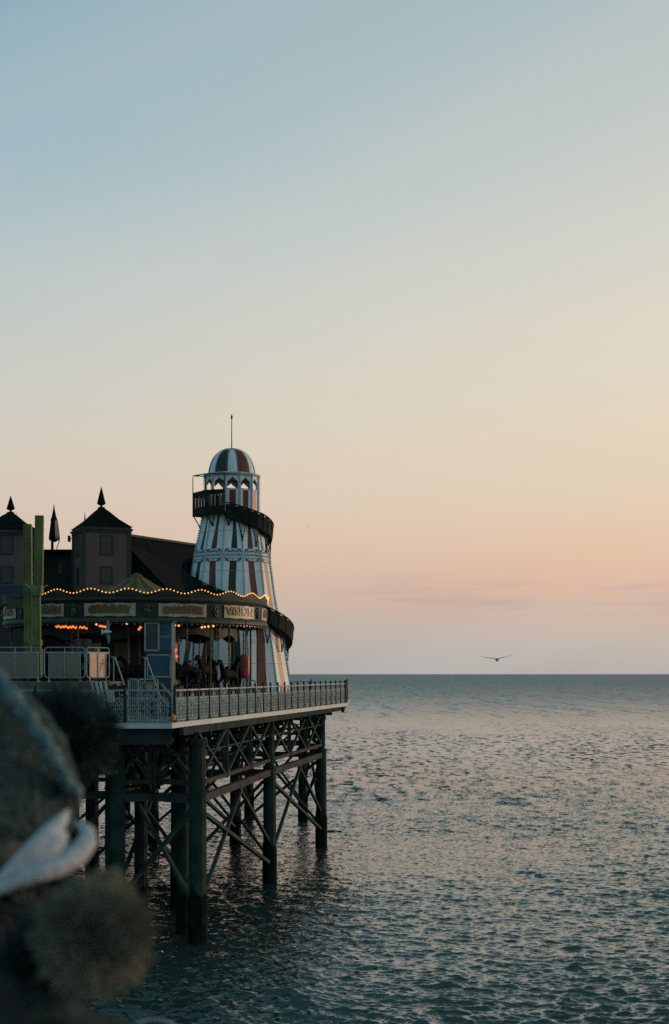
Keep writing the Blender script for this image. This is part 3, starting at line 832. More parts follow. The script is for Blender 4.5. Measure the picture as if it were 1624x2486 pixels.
for i, a in enumerate(angs):
    p = pol(RR+.12, a, crest(a)+.03)
    if i < 100: link('bulb', me_b, car, p)
    else: rest.ball(p, .042, 6, 4)
rest.build('bulb', M_bulb, car, kind='stuff')
# signboards
words = ['GALLOPERS', 'VISION', 'GOLDEN', 'RIDE', 'PIER', 'FAIR', 'GALLOP', 'GOLDEN', 'PIER', 'RIDES', 'VICTORIAN', 'GLORY']
words = {0: 'GEORGY', 1: 'GALLOPERS', 2: 'VISION', 11: 'GOLDEN', 10: 'FUN', 3: 'RIDES', 4: 'FAIR', 5: 'PIER', 6: 'SEA', 7: 'HORSE', 8: 'RIDE', 9: 'FAIR'}
def signboard(k):
    a = TH0+30*k; half = 10.4; b = MB(); n = 12; prev = None
    for i in range(n+1):
        u = -1+2*i/n; e = .04*math.cos(u*2.6*math.pi); x = a+u*half
        cur = (pol(RR+.035, x, 4.36+e*.4), pol(RR+.045, x, 4.94-e*.5))
        if prev: b.add([prev[0], cur[0], cur[1], prev[1]], [(0,1,2,3)], 0)
        prev = cur
    fb = MB()
    if words[k]:
        wd = words[k]; vs, fs = text_geo(wd, .50, .012)
        mx = max(v.x for v in vs); s = min(1.35, (1.98 if len(wd) > 5 else 1.6)/(2*mx))
        fb.add([pol(RR+.065+v.z, a+math.degrees(v.x*s/RR), 4.65+v.y*1.05+.04*math.cos(v.x*2)) for v in vs], fs)
        # dark scrolled backing behind the letters
        for i in range(14):
            u = -.82+1.64*i/13; fb.add([pol(RR+.052, a+u*8.6+math.degrees(.10*math.cos(q)/RR)*1.2, 4.65+.17*math.sin(q)) for q in np.linspace(0, 2*math.pi, 9)[:-1]], [tuple(range(8))])
    o = b.build('signboard', M_cream, car); fb.build('lettering', M_letter, o)
    # carved scrollwork on the dark spandrel beside the board
    b = MB(); c = a+15
    for s in (-1, 1):
        b.tube([pol(RR+.05, c+s*(1.4+1.1*math.cos(t)*(1-t/8)), 4.66+.22*math.sin(t)*(1-t/8)) for t in np.linspace(0, 5.5, 12)], .03, 5)
        b.tube([pol(RR+.05, c+s*.3, 4.40), pol(RR+.07, c+s*.9, 4.62), pol(RR+.05, c+s*.2, 4.92)], .045, 5)
    b.ball(pol(RR+.04, c, 4.62), .11, 8, 5)
    b.build('carving', M_car2, car)
for k in range(12): signboard(k)
# canopy
b = MB(); prof = [(RR-.1,5.18), (RR*.75,5.30), (RR*.5,5.46), (2.1,5.66), (1.4,5.90), (.75,6.25), (.34,6.52), (.20,6.66), (.02,6.74)]
b.lathe(prof, 48, cap=False, off=TH0-3.75, mfn=lambda j, i: (j//2) % 2); b.build('canopy', [M_tentb, M_tentg], car)
b = MB(); b.lathe([(RR-.1,5.1), (.2,5.3)], 36, cap=False); b.build('ceiling', M_car, car)
# centre drum
b = MB(); b.lathe([(2.3,.65), (2.3,1.2), (2.1,1.3), (2.1,3.3), (2.5,3.8), (2.5,4.4), (2.0,5.2)], 16, mfn=lambda j, i: (j % 2) if i == 2 else 0); b.build('centre_drum', [M_car, M_letter], car)
for k in range(12):     # ceiling light battens
    a = TH0+15+30*k
    b = MB()
    for r0 in np.linspace(3.0, 5.6, 9): b.ball(pol(r0, a, 4.22+.02*math.sin(r0*7)), .05, 6, 4)
    b.build('light_batten', M_bulboff if k % 4 else M_glow, car)
# front strips of light seen under the canopy
for (x0, x1, y0, y1, Y) in ((240, 262, 1519, 1523, 63.2), (265, 289, 1523, 1528, 63.2), (336, 343, 1530, 1521, 63.2)):
    b = MB(); b.bar(P(x0, y0, Y)-Vector(car.location), P(x1, y1, Y)-Vector(car.location), .10, .10); b.build('light_tube', M_glow, car)
b = MB()
for i in range(26):
    u = i/25; b.ball(P(136+74*u, 1521+3*u+2*math.sin(i*2.1), 63.2)-Vector(car.location), .042+.018*math.sin(i*3.3), 6, 4)
b.build('light_garland', M_glow, car)
b = MB()
for (x, y) in ((425,1518), (434,1519), (490,1523), (497,1522), (506,1521), (518,1520), (152,1502), (408,1507), (419,1524), (255,1506), (308,1514), (234,1516)): b.ball(P(x, y, 62.5)-Vector(car.location), .05, 6, 4)
b.build('front_bulbs', M_bulb, car)
b = MB()
for i in range(11): b.ball(P(420+random.uniform(0,11), 1566+i*5.6, 63.5)-Vector(car.location), random.uniform(.03,.075), 6, 4)
b.build('red_lamps', M_redglow, car)
# horses on twisted poles
hj = [(0,0,1.25,.24,.20), (.42,0,1.30,.22,.20), (.62,0,1.52,.14,.12), (.80,0,1.84,.10,.09), (.98,0,1.84,.10,.08), (1.20,0,1.68,.06,.05),
      (-.38,0,1.30,.22,.22), (-.62,0,1.30,.10,.08), (-.82,0,1.10,.07,.05), (-.90,0,.82,.03,.03),
      (.50,.14,1.02,.09,.08), (.78,.15,.88,.055,.05), (.68,.15,.62,.035,.035), (.50,-.14,1.02,.09,.08), (.74,-.15,.94,.055,.05), (.78,-.15,.66,.035,.035),
      (-.46,.15,1.02,.12,.09), (-.40,.16,.78,.065,.06), (-.68,.16,.62,.045,.04), (-.72,.16,.36,.035,.035), (-.50,-.15,1.02,.12,.09), (-.46,-.16,.78,.065,.06), (-.78,-.16,.66,.045,.04), (-.84,-.16,.40,.035,.035),
      (.84,.05,1.98,.025,.02), (.84,-.05,1.98,.025,.02)]
he = [(0,1), (1,2), (2,3), (3,4), (4,5), (0,6), (6,7), (7,8), (8,9), (1,10), (10,11), (11,12), (1,13), (13,14), (14,15), (6,16), (16,17), (17,18), (18,19), (6,20), (20,21), (21,22), (22,23), (4,24), (4,25)]
h0 = skin('horse', hj, he, M_horse, car)
sb = MB(); sb.lathe([(.02,-.24), (.22,-.2), (.27,0), (.22,.2), (.02,.24)], 10); sb.v = [(z, x*.95, 1.28+abs(y)*.0+(-y)*.95) for x, y, z in sb.v]; sd_ = sb.build('saddle', M_saddle, h0)
sb = MB()
for s in range(2): sb.tube([(.02+.028*math.cos(t*11+s*3.14), .028*math.sin(t*11+s*3.14), t) for t in np.linspace(.05, 4.1, 60)], .022, 5)
sb.build('pole', M_brass, h0)
hi2 = 0
for k in range(12):
    for (r0, dz) in ((5.2, .25*math.sin(k*2.2)), (3.7, .25*math.cos(k*2.9+1))):
        h = h0 if hi2 == 0 else copy_tree(h0, car)
        a = TH0+7+30*k+(6 if r0 < 4 else 0)
        h.location = pol(r0, a, .62); h.rotation_euler = (0, 0, R(a+180))
        h.location.z += dz*.5
        hi2 += 1
for k in range(12):     # plain hanging drop poles at the rim
    b = MB(); a = TH0+15+30*k; b.tube([pol(5.95, a, .6), pol(5.95, a, 4.2)], .05, 6); b.build('column', M_brass if k % 2 else M_car2, car)
# carved inner drops
for k in range(12):
    b = MB(); a0 = TH0+30*k; prev = None
    for i in range(11):
        x = a0+30*i/10; z = 3.62-.28*abs(math.cos(math.pi*i/10))**3; cur = (pol(4.9, x, 4.3), pol(4.9, x, z))
        if prev: b.add([prev[0], cur[0], cur[1], prev[1]], [(0,1,2,3)])
        prev = cur
    b.build('inner_drop', M_car, car)
# ------------------------------------------------------------------ red capsule and bent handrail beside the carousel
c = P(594.5, 1617, 62.4)
t = thing('hanging_capsule', 'upright red rounded capsule on a thin pole between carousel and helter skelter', 'ride figure', (c.x, c.y, DECK))
zc = c.z-DECK
b = MB(); b.lathe([(.04,-.54), (.11,-.48), (.14,-.34), (.145,0), (.14,.34), (.10,.48), (.03,.54)], 12, c=(.06,-.03,zc)); b.build('capsule_body', M_capsule, t, smooth=True)
b = MB(); b.lathe([(.04,-.54), (.10,-.48), (.13,-.3), (.13,.34), (.09,.50), (.03,.54)], 10, c=(-.09,.05,zc)); b.build('capsule_back', M_capdk, t, smooth=True)
b = MB(); b.bar((.06,-.03,.02), (.06,-.03,zc-.55), .035); b.build('pole', M_capdk, t); b = MB(); b.bar((.04,-.03,zc+.5), (.04,-.03,zc+2.1), .05); b.build('hanging_rod', M_capdk, t)
b = MB(); b.box((.10,-.245,zc+.12), (.03,.02,.34)); b.box((.02,-.245,zc+.12), (.03,.02,.34)); b.build('slots', M_capdk, t)
t = thing('handrail', 'dark bent hoop handrail standing just right of the red capsule', 'handrail', (P(606,1640,64).x, 64, DECK))
b = MB(); b.tube([(0,0,1.45), (.14,0,1.52), (.26,0,1.45), (.30,0,1.2), (.34,0,.85), (.52,0,.55), (.58,0,.0)], .035, 6); b.build('hoop', M_galv, t)
b = MB(); b.box((.12,.05,.55), (.36,.3,1.1)); b.box((.10,.05,1.16), (.28,.24,.12)); b.build('motor_box', M_iron, t)

# ------------------------------------------------------------------ buildings behind
def turret(cx, eave_y, half_px, Y, peak, spire, label, a=-23):
    s = Y/F; X = (cx-812)*s; t = thing('turret', label, 'turret', (X, Y, DECK))
    R_ = half_px*s; z = lambda y: EYE-DECK-(y-1636)*s
    cor = [pol(R_, a+90*i, 0) for i in range(4)]
    b = MB(); ztop = z(eave_y)
    b.prism([(p.x, p.y) for p in cor], (0,0,0), (1,0,0), (0,1,0), ztop); b.build('wall', M_bldg, t)
    b = MB()
    for p in cor: b.box((p.x*.985, p.y*.985, ztop/2), (.24, .24, ztop), R(a+45))
    b.build('quoins', M_bldgdk, t)
    b = MB()
    for k, (f, hgt) in enumerate(((1.07,.16), (1.12,.12), (1.05,.14))):
        z0 = ztop-.02+sum((.16,.12,.14)[:k]); b.prism([(p.x*f, p.y*f) for p in cor], (0,0,z0), (1,0,0), (0,1,0), hgt)
    b.build('cornice', M_bldgdk, t)
    b = MB(); zr = ztop+.40; zp = z(peak); prof = [(1.12,zr), (1.04,zr+.06), (.62,zr+(zp-zr)*.40), (.26,zr+(zp-zr)*.80), (.15,zr+(zp-zr)*.90), (.10,zp)]
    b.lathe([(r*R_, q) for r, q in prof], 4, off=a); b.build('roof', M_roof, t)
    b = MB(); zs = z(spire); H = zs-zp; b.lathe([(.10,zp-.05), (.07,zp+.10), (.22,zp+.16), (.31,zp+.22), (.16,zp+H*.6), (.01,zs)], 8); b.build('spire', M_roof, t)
    # windows in the two seen faces
    for i in (3, 0):
        p, q = cor[i], cor[(i+1) % 4]; U = (q-p).normalized(); O = (p+q)/2; W = (q-p).length
        for (zc_, hh) in ((z(1328), 1.3), (z(1400), 1.15)):
            if zc_ > ztop-.1: continue
            n_ = U.cross(Vector((0,0,1)))
            n_ = n_ if n_.dot(O) > 0 else -n_
            b = MB(); c0 = O+Vector((0,0,zc_))+n_*.0
            ww = .36 if i == 3 else .40
            for s_ in (-1, 1): b.bar(c0+U*s_*ww+Vector((0,0,-hh/2)), c0+U*s_*ww+Vector((0,0,hh/2)), .09, .14)
            for s_ in (-1, 1): b.bar(c0-U*(ww+.05)+Vector((0,0,s_*hh/2)), c0+U*(ww+.05)+Vector((0,0,s_*hh/2)), .14, .09)
            b.bar(c0+Vector((0,0,-hh/2)), c0+Vector((0,0,hh/2)), .08, .04)
            o = b.build('window', M_bldgdk, t)
            b = MB(); b.bar(c0-U*ww, c0+U*ww, .06, hh, up=(0,0,1)); b.build('pane', M_glass, o)
    return t
turret(246, 1297, 80, 98, 1231, 1181.5, 'brown turret with pyramid roof and spike, left of the dark hall roof')
turret(26, 1304, 90, 100, 1243, 1203, 'dark turret at the left edge behind the yellow-green ride arms', a=-40)
# finials and pinnacles
t = thing('pinnacle', 'slender pointed lantern pinnacle between the two turrets', 'pinnacle', (P(132,1331,99).x, 99, P(132,1331,99).z-.05))
s = 99/F
b = MB(); b.lathe([(9.4*s,69*s), (8.8*s,71*s), (5.6*s,80*s), (3.0*s,92*s), (1.2*s,102*s), (.2*s,111*s)], 6, c=(-1*s,0,0), off=20); b.build('spire', M_roof, t)
b = MB(); b.lathe([(3*s,17*s), (13.6*s,22*s), (14.6*s,27*s), (9.0*s,69*s)], 6, off=20, mfn=lambda j, i: 1 if j == 0 and i > 0 else 0); b.build('lantern_body', [M_roof, mat('pale grey face', (.22,.21,.20), .6)], t)  # front right face of the lantern is a paler grey
b = MB(); b.bar((-5*s,0,-.3), (-5*s,0,21*s), .16); b.build('stem', M_roof, t)
b = MB(); b.bar((3*s,0,-.2), (13*s,0,22*s), .05); b.build('stay', M_iron, t)
for px, py, lab in ((206, 1240, 'thin small spike finial on the left hip of the brown turret'), (39.5, 1243, 'thin small spike finial right of the left-edge turret top')):
    c0 = P(px, py, 99.5); t = thing('finial', lab, 'finial', (c0.x, c0.y, c0.z-1.5)); b = MB(); b.lathe([(.10,0), (.11,.25), (.05,.35), (.07,.6), (.005,1.5)], 6); b.build('spike', M_roof, t)
# long hall
hall = thing('hall', 'long low dark hall with a big plain slate roof behind the carousel', 'hall', (-14.6, 100, DECK))
def hp(x, y, z): return Vector((x, y, z-DECK))
b = MB()
d = Vector((3.8, 7.0)).normalized(); L_ = 15; nrm = Vector((d.y, -d.x))
r0 = Vector((-.8, -1.5)); r1 = r0+d*L_; e0 = r0+nrm*6.5; e1 = r1+nrm*6.5*.6; f0 = r0-nrm*6; f1 = r1-nrm*6
zr, ze = 20.08-DECK, 14.2-DECK
def V3(p, z): return (p.x, p.y, z)
b.add([V3(r0,zr), V3(r1,zr), V3(e1,ze), V3(e0,ze)], [(0,3,2,1)]); b.add([V3(r0,zr), V3(r1,zr), V3(f1,ze), V3(f0,ze)], [(0,1,2,3)])
b.add([V3(r0,zr), V3(e0,ze), V3(f0,ze)], [(0,1,2)]); b.add([V3(r1,zr), V3(e1,ze), V3(f1,ze)], [(0,2,1)])
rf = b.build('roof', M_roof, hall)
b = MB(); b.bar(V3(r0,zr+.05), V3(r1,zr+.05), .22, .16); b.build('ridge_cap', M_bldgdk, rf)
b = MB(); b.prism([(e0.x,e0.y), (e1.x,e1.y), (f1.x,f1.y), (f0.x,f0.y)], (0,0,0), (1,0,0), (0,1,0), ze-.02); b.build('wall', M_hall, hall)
b = MB(); b.bar(V3(e0,ze), V3(e1,ze), .2, .2); b.build('gutter', M_bldgdk, hall)
# lower annex between the turrets
ax = P(60, 1333, 101)
t = thing('annex', 'low dark annex building with dim windows between the two turrets', 'annex', (P(0,0,103).x, 103, DECK))
s = 103/F; H = EYE-DECK+(1636-1338)*s
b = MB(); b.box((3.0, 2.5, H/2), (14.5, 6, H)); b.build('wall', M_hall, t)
b = MB(); b.prism([(-.2,H), (6.2,H+.25), (6.2,H+.02), (3,H-.3), (-.2,H-.3)], (-4.0,-.9,0), (1,0,0), (0,0,1), -.2); b.box((2.6,-.7,H-.1), (14,.3,.3)); b.build('parapet', M_roof, t)
for i, (px, py, w_, h_) in enumerate(((122,1425,12,26), (45,1390,14,40), (150,1380,10,30), (18,1400,12,44))):
    b = MB(); x = (px-0)*s; z = EYE-DECK-(py-1636)*s; b.box((x, -.56, z), (w_*s, .12, h_*s)); o = b.build('window', M_bldg, t)
    b = MB(); b.box((x, -.61, z), (w_*s*.7, .06, h_*s*.85)); b.build('pane', M_glass, o)
t = thing('loudspeaker', 'small box loudspeaker on a bracket at the left side of the brown turret', 'loudspeaker', P(168,1308,97.5))
b = MB(); b.box((0,0,0), (.16,.3,.42)); b.build('speaker_box', M_iron, t); b = MB(); b.bar((0,0,0), (.35,0,.02), .05); b.build('bracket', M_iron, t)
# blue awning kiosk at left edge
t = thing('kiosk', 'dark blue awning kiosk at the left edge behind the ride arms', 'kiosk', (P(20,1500,80).x, 80, DECK))
s = 80/F; zA = EYE-DECK-(1470-1636)*s
b = MB(); b.box((-1, 1, zA/2), (5.0, 2, zA-.1)); b.build('wall', M_hall, t)
b = MB(); b.prism([(-3.6,zA-.1), (1.5,zA-.1), (1.4,zA+1.15), (-3.6,zA+1.15)], (0,-.25,0), (1,0,0), (0,0,1), -.3); b.build('awning', mat('navy awning', (.022,.045,.085), .8, 0, .2, 2), t)

# ------------------------------------------------------------------ thrill ride arms
t = thing('thrill_ride', 'tall yellow-green twin steel ride arms in front of the carousel', 'fairground ride', (P(85,1600,58.5).x, 58.5, DECK))
o_ = Vector(t.location)
def arm(name, x0, x1, ytop, ybot, Y, taper=0):
    b = MB(); s = Y/F; w_ = (x1-x0)*s; c0 = P((x0+x1)/2, ytop, Y)-o_; c1 = P((x0+x1)/2+taper, ybot, Y)-o_
    b.bar(c0, c1, w_*.94, w_*.9, up=(0,1,0))
    n = int((c0.z-c1.z)/.38)
    for i in range(n):      # flange ribs and bolts
        q = c0.lerp(c1, (i+.5)/n); b.box((q.x, q.y, q.z), (w_*1.02, w_*.96, .035))
    for s_ in (-1, 1): b.bar(c0+Vector((s_*w_*.46,-w_*.47,0)), c1+Vector((s_*w_*.46,-w_*.47,0)), .05)
    return b.build(name, M_ride, t)
arm('arm', 87.5, 106, 1252, 1440, 58.5, -2); arm('arm', 59, 77, 1273, 1560, 59.5, 2)
arm('lower_leg', 80, 98, 1436, 1640, 58.2, 2); arm('lower_leg', 58, 72, 1400, 1640, 59.6, 6)
b = MB(); c0 = P(91, 1430, 58.1)-o_; b.box(c0, (.42,.5,.30)); b.box(c0+Vector((0,0,-.2)), (.34,.44,.14)); b.build('collar', M_ride, t)
b = MB(); b.box(P(86,1560,58.2)-o_, (.5,.5,.22)); b.build('housing', M_ride, t)
b = MB(); b.box(P(42,1466,60)-o_, (.9,.4,.40)); b.build('drive_unit', M_car2, t)
b = MB(); b.bar(P(63,1418,58.6)-o_, P(80,1432,58.2)-o_, .04); b.bar(P(116,1420,58.2)-o_, P(100,1430,58.1)-o_, .04); b.build('stays', M_galv, t)
b = MB(); b.box((0,0,.12), (2.2,1.6,.24)); b.build('base_plate', M_iron, t)

# ------------------------------------------------------------------ raised ride platform, stairs, barriers
PF = P(0, 1655, 55.2).z
t = thing('ride_platform', 'raised ride platform with dark blue skirting behind the front railing', 'platform', (P(120,1655,55.2).x, 55.2, DECK))
hz = PF-DECK; xr = P(268,1655,55.2).x-t.location.x
b = MB(); b.box((xr-8, 1.8, hz-.08), (16, 3.6, .16)); b.build('platform_floor', M_plank, t)
b = MB(); b.box((xr-8, .06, (hz-.16)/2), (15.9, .08, hz-.17))
for i in range(18): b.box((xr-.3-i*.9, .012, (hz-.16)/2), (.05, .03, hz-.18))
b.build('skirt', M_bluedk, t)
b = MB()    # painted hoarding strips with slanting pale stripes
s = 54.9/F
for i, x in enumerate((222, 233, 243, 255)):
    q = P(x, 1654, 54.95)-Vector(t.location); q2 = P(x+9, 1700, 54.95)-Vector(t.location); b.bar(q, q2, .10, .02, up=(0,1,0))
for x in (262, 268, 274):
    q = P(x, 1676, 54.9)-Vector(t.location); q2 = P(x+3, 1706, 54.9)-Vector(t.location); b.bar(q, q2, .07, .02, up=(0,1,0))
b.build('slanting_stripes', M_pale, t)
def barrier(p, q, label, mirror, txt=True):
    p, q = Vector(p), Vector(q); d = q-p; W = d.length; rz = math.atan2(d.y, d.x)
    t = thing('crowd_barrier', label, 'crowd barrier', (p.x, p.y, PF), rz, 'crowd barriers on the ride platform')
    z0, z1 = .16, 1.36; r = .14
    pts = []
    for (cx, cz, a0) in ((W-.02-r, z1-r, 90), (W-.02-r, z0+r, 0), (.02+r, z0+r, -90), (.02+r, z1-r, -180)):
        for i in range(5): a = R(a0-i*22.5); pts.append((cx+r*math.cos(a), 0, cz+r*math.sin(a)))
    b = MB(); b.tube(pts, .026, 6, closed=True, up=(0,1,0)); b.build('frame', M_galv, t)
    b = MB(); b.bar((.06,0,z1-.20), (W-.06,0,z1-.20), .05, .06); b.build('cross_rail', M_galv, t)
    b = MB(); b.bar((W/2,0,z0), (W/2,0,z1), .035); b.bar((.20,0,z0), (.20,0,z1-.2), .03); b.bar((W-.20,0,z0), (W-.20,0,z1-.2), .03); b.build('upright', M_galv, t)
    for x in (.20, W-.20): b = MB(); b.bar((x,0,0), (x,0,z0), .04); b.bar((x,-.2,.02), (x,.2,.02), .04); b.build('foot', M_galv, t)
    for i in (0, 1):
        b = MB(); x0, x1 = (.22, W/2-.03) if i == 0 else (W/2+.03, W-.22); b.box(((x0+x1)/2, .012, (z0+z1)/2-.10), (x1-x0, .008, z1-z0-.26)); pn = b.build('panel', M_mirror if mirror else M_acrylic, t)
        if i and txt:
            vs, fs = text_geo('DO NOT CLIMB', .11, .002); b = MB(); s_ = (x1-x0)*.72/1.0/ (2*max(v.x for v in vs))
            b.add([((x0+x1)/2+v.x*s_, -.01-v.z, .72+v.y*s_*1.2) for v in vs], fs); b.build('notice_text', M_rail, pn)
bx = lambda px, Y: (P(px, 0, Y).x, Y)
barrier(bx(-32, 55.3), bx(104.5, 55.3), 'clear-panelled crowd barrier at the left edge of the frame', False)
barrier(bx(106.5, 55.3), bx(207.5, 55.3), 'clear-panelled crowd barrier in the middle, under the ride arms', False)
p3 = bx(209, 55.3); q3 = bx(266, 56.35)
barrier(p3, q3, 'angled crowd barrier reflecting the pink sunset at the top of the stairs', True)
# stairs
def stairs(x0, x1, Y, label):
    p = P(x0, 1655, Y); q = P(x1, 1700, Y)
    t = thing('staircase', label, 'stairs', (p.x, Y, DECK)); run = (x1-x0)/F*Y; b = MB(); n = 7
    for i in range(n): b.box((run*(i+.5)/n, .6, hz*(1-(i+.5)/n)-.03), (run/n+.04, 1.2, .06))
    b.build('tread', M_plank, t)
    for y in (0, 1.2): b = MB(); b.bar((0,y,hz-.1), (run,y,.0), .06, .22); b.build('stringer', M_iron, t)
    for y in (0,):
        b = MB(); b.tube([(-.1,y,hz+.98), (.05,y,hz+.98), (run,y,1.0), (run+.03,y,.9), (run+.03,y,0)], .028, 6); b.bar((0,y,hz-.1), (0,y,hz+.98), .04)
        b.build('handrail', M_galv, t)
stairs(276, 309, 55.6, 'short dark stairs with metal handrails down from the ride platform')
stairs(352, 386, 57.0, 'short stairs with metal handrails in front of the blue booth')
# blue booth
bt = thing('ticket_booth', 'blue ticket booth with a framed dark window standing before the carousel', 'booth', (P(385,1600,59.2).x, 59.2, DECK))
s = 59.2/F; zz = lambda y: EYE-DECK-(y-1636)*s; xx = lambda px: (px-385)*s
b = MB(); b.box((0, .6, zz(1580)/2), (xx(418)-xx(352), 1.2, zz(1581))); b.build('lower_wall', M_bluedk, bt)
b = MB(); b.box((xx(402), .6, (zz(1512)+zz(1579))/2), (xx(418)-xx(386), 1.2, zz(1512)-zz(1579))); b.build('upper_wall', M_blue, bt)
b = MB(); b.box((xx(369), .03, (zz(1513)+zz(1579))/2), (xx(385)-xx(353), .03, zz(1513)-zz(1579)-.05)); b.build('window_glass', M_glass, bt); b = MB(); b.box((xx(369), 1.1, (zz(1513)+zz(1579))/2), (xx(386)-xx(353), .05, zz(1513)-zz(1579))); b.build('back_wall', M_hall, bt)
b = MB()
for x in (352.5, 385.5): b.bar((xx(x),-.01,zz(1579)), (xx(x),-.01,zz(1512)), .07, .06)
b.bar((xx(417.5),-.01,0), (xx(417.5),-.01,zz(1512)), .07, .06)
for y in (1513, 1579): b.bar((xx(351.5),-.02,zz(y)), (xx(386.5),-.02,zz(y)), .06, .07)
for y in (1590, 1643): b.bar((xx(358),-.03,zz(y)), (xx(414),-.03,zz(y)), .05, .06)
for x in (358.5, 413.5): b.bar((xx(x),-.03,zz(1643)), (xx(x),-.03,zz(1590)), .05, .05)
b.build('frame', M_galv, bt)
b = MB(); b.box((0, .6, zz(1509)), (xx(421)-xx(350), 1.4, .10)); b.build('roof', M_iron, bt)
vs, fs = text_geo('TICKETS', .13, .003); b = MB(); b.add([(xx(402)+v.x, -.006-v.z, zz(1546)+v.y) for v in vs], fs); b.build('booth_text', M_rail, bt)
b = MB(); b.box((xx(386), -.035, zz(1617)), (xx(410)-xx(362), .02, zz(1592)-zz(1642))); b.build('panel', M_blue, bt)
# hooped gate with a sign
t = thing('gate_barrier', 'low hooped tube gate with a blue sign and orange disc below the booth', 'gate', (P(347,1690,52.6).x, 52.6, DECK))
s = 52.6/F; zz2 = lambda y: EYE-DECK-(y-1636)*s; xx2 = lambda px: (px-347)*s
b = MB()
for (x0, x1) in ((312, 335), (336, 383)):
    b.tube([(xx2(x0),0,.05), (xx2(x0),0,zz2(1653)), (xx2(x0+3),0,zz2(1649)), (xx2(x1-3),0,zz2(1649)), (xx2(x1),0,zz2(1653)), (xx2(x1),0,.05)], .03, 6)
    for i in range(1, 5 if x1 < 340 else 4): x = x0+(x1-x0)*i/(5 if x1 < 340 else 9); b.bar((xx2(x),0,.1), (xx2(x),0,zz2(1650)), .02)
b.build('hoops', M_galv, t)
b = MB(); b.box((xx2(359),-.03,zz2(1676)), (.46,.03,.62)); b.build('sign_board', M_teal, t)
b = MB(); b.lathe([(.13,0), (.13,.02)], 14); b.v = [(xx2(363)+x, -.05-z, zz2(1668)+y) for x, y, z in b.v]; b.build('orange_disc', M_lamp, t)
b = MB()
for z in (zz2(1657), zz2(1695)): b.bar((xx2(343),-.05,z), (xx2(375),-.05,z), .03)
for x in (343, 375): b.bar((xx2(x),-.05,zz2(1695)), (xx2(x),-.05,zz2(1657)), .03)
b.build('sign_frame', M_galv, t)
# folded white parasols / slanted poles beside the corner
t = thing('deck_lounger', 'pair of slanted pale boards leaning behind the corner railing', 'leaning boards', (P(398,1680,52.2).x, 52.2, DECK))
b = MB(); b.bar((-.35,0,1.25), (.2,0,.55), .07); b.bar((-.12,.1,1.45), (.28,.1,.95), .06); b.build('board', M_rail, t)
# mural hoarding at the left
t = thing('mural_hoarding', 'teal painted hoarding with white palm scribble and ochre strokes, left behind railing', 'hoarding', (P(60,1690,52.4).x, 52.4, DECK))
b = MB(); b.box((-.3,0,.75), (4.6,.06,1.2)); b.build('board', M_teal, t)
for px, col_, n, sp in ((28, M_pale, 26, .42), (100, M_ochre, 9, .30)):
    b = MB(); c0 = P(px, 1688, 52.3)-Vector(t.location)
    for i in range(n):
        a = random.uniform(-.6, 3.7); r1 = random.uniform(.12, sp); q = c0+Vector((math.cos(a)*r1, 0, math.sin(a)*r1*.6)); m_ = c0+Vector((math.cos(a)*r1*.5, 0, math.sin(a)*r1*.4+.05))
        b.bar(c0+Vector((0,-.02,-.05)), m_+Vector((0,-.02,0)), .018); b.bar(m_+Vector((0,-.02,0)), q+Vector((0,-.02,0)), .018)
    b.build('painted_strokes', col_, t)

# ------------------------------------------------------------------ small figures near the carousel
def figure(loc_, h, rz, label, top, legs, lean=0):
    t = thing('person', label, 'person', loc_, rz, 'people by the carousel')
    k = h/1.75
    J = [(0,0,.95,.15,.11), (0,0,1.15,.14,.10), (0,.0,1.38,.17,.11), (0,0,1.50,.07,.065), (0,-.01,1.60,.075,.085), (0,-.01,1.70,.07,.08),
         (.10,0,.88,.095,.095), (.11,-.02,.50,.065,.065), (.11,.02,.09,.045,.045), (.11,-.12,.04,.04,.035),
         (-.10,0,.88,.095,.095), (-.11,.02,.50,.065,.065), (-.11,.05,.09,.045,.045), (-.11,-.09,.04,.04,.035),
         (.20,0,1.40,.07,.07), (.26,.02,1.12,.05,.05), (.22,-.12,.90,.038,.038), (.20,-.20,.84,.03,.02),
         (-.20,0,1.40,.07,.07), (-.25,-.02,1.12,.05,.05), (-.20,-.16,.95,.038,.038), (-.18,-.24,.92,.03,.02)]
    J = [tuple(v*k for v in j) for j in J]
    E = [(0,1), (1,2), (2,3), (3,4), (4,5), (0,6), (6,7), (7,8), (8,9), (0,10), (10,11), (11,12), (12,13), (2,14), (14,15), (15,16), (16,17), (2,18), (18,19), (19,20), (20,21)]
    o = skin('body', J, E, M_skin, t, sub=2)
    o.data.materials.append(top); o.data.materials.append(legs)
    for p in o.data.polygons:
        z = p.center.z/k; p.material_index = 0 if z > 1.52 or (abs(p.center.x/k) > .14 and z < .96 and z > .78 and p.center.y/k < -.14) else (2 if z < .92 else 1)
    b = MB(); b.ball((0,.02*k,1.70*k), .11*k, 10, 6, sq=(.9,1,.95)); b.build('hair', M_hair, t, smooth=True)
    return t
M_coat2 = mat('dark brown coat', (.05,.035,.03), .9, 0, .3, 8)
figure(P(460, 1700, 64.3)*1, 1.74, .3, 'person in a dark coat standing on the carousel, left one of the pair', M_cloth, M_cloth).location.z = DECK+.655
figure(P(477, 1700, 64.0)*1, 1.56, -.5, 'shorter person in a brown coat standing on the carousel, right one of the pair', M_coat2, M_cloth).location.z = DECK+.655

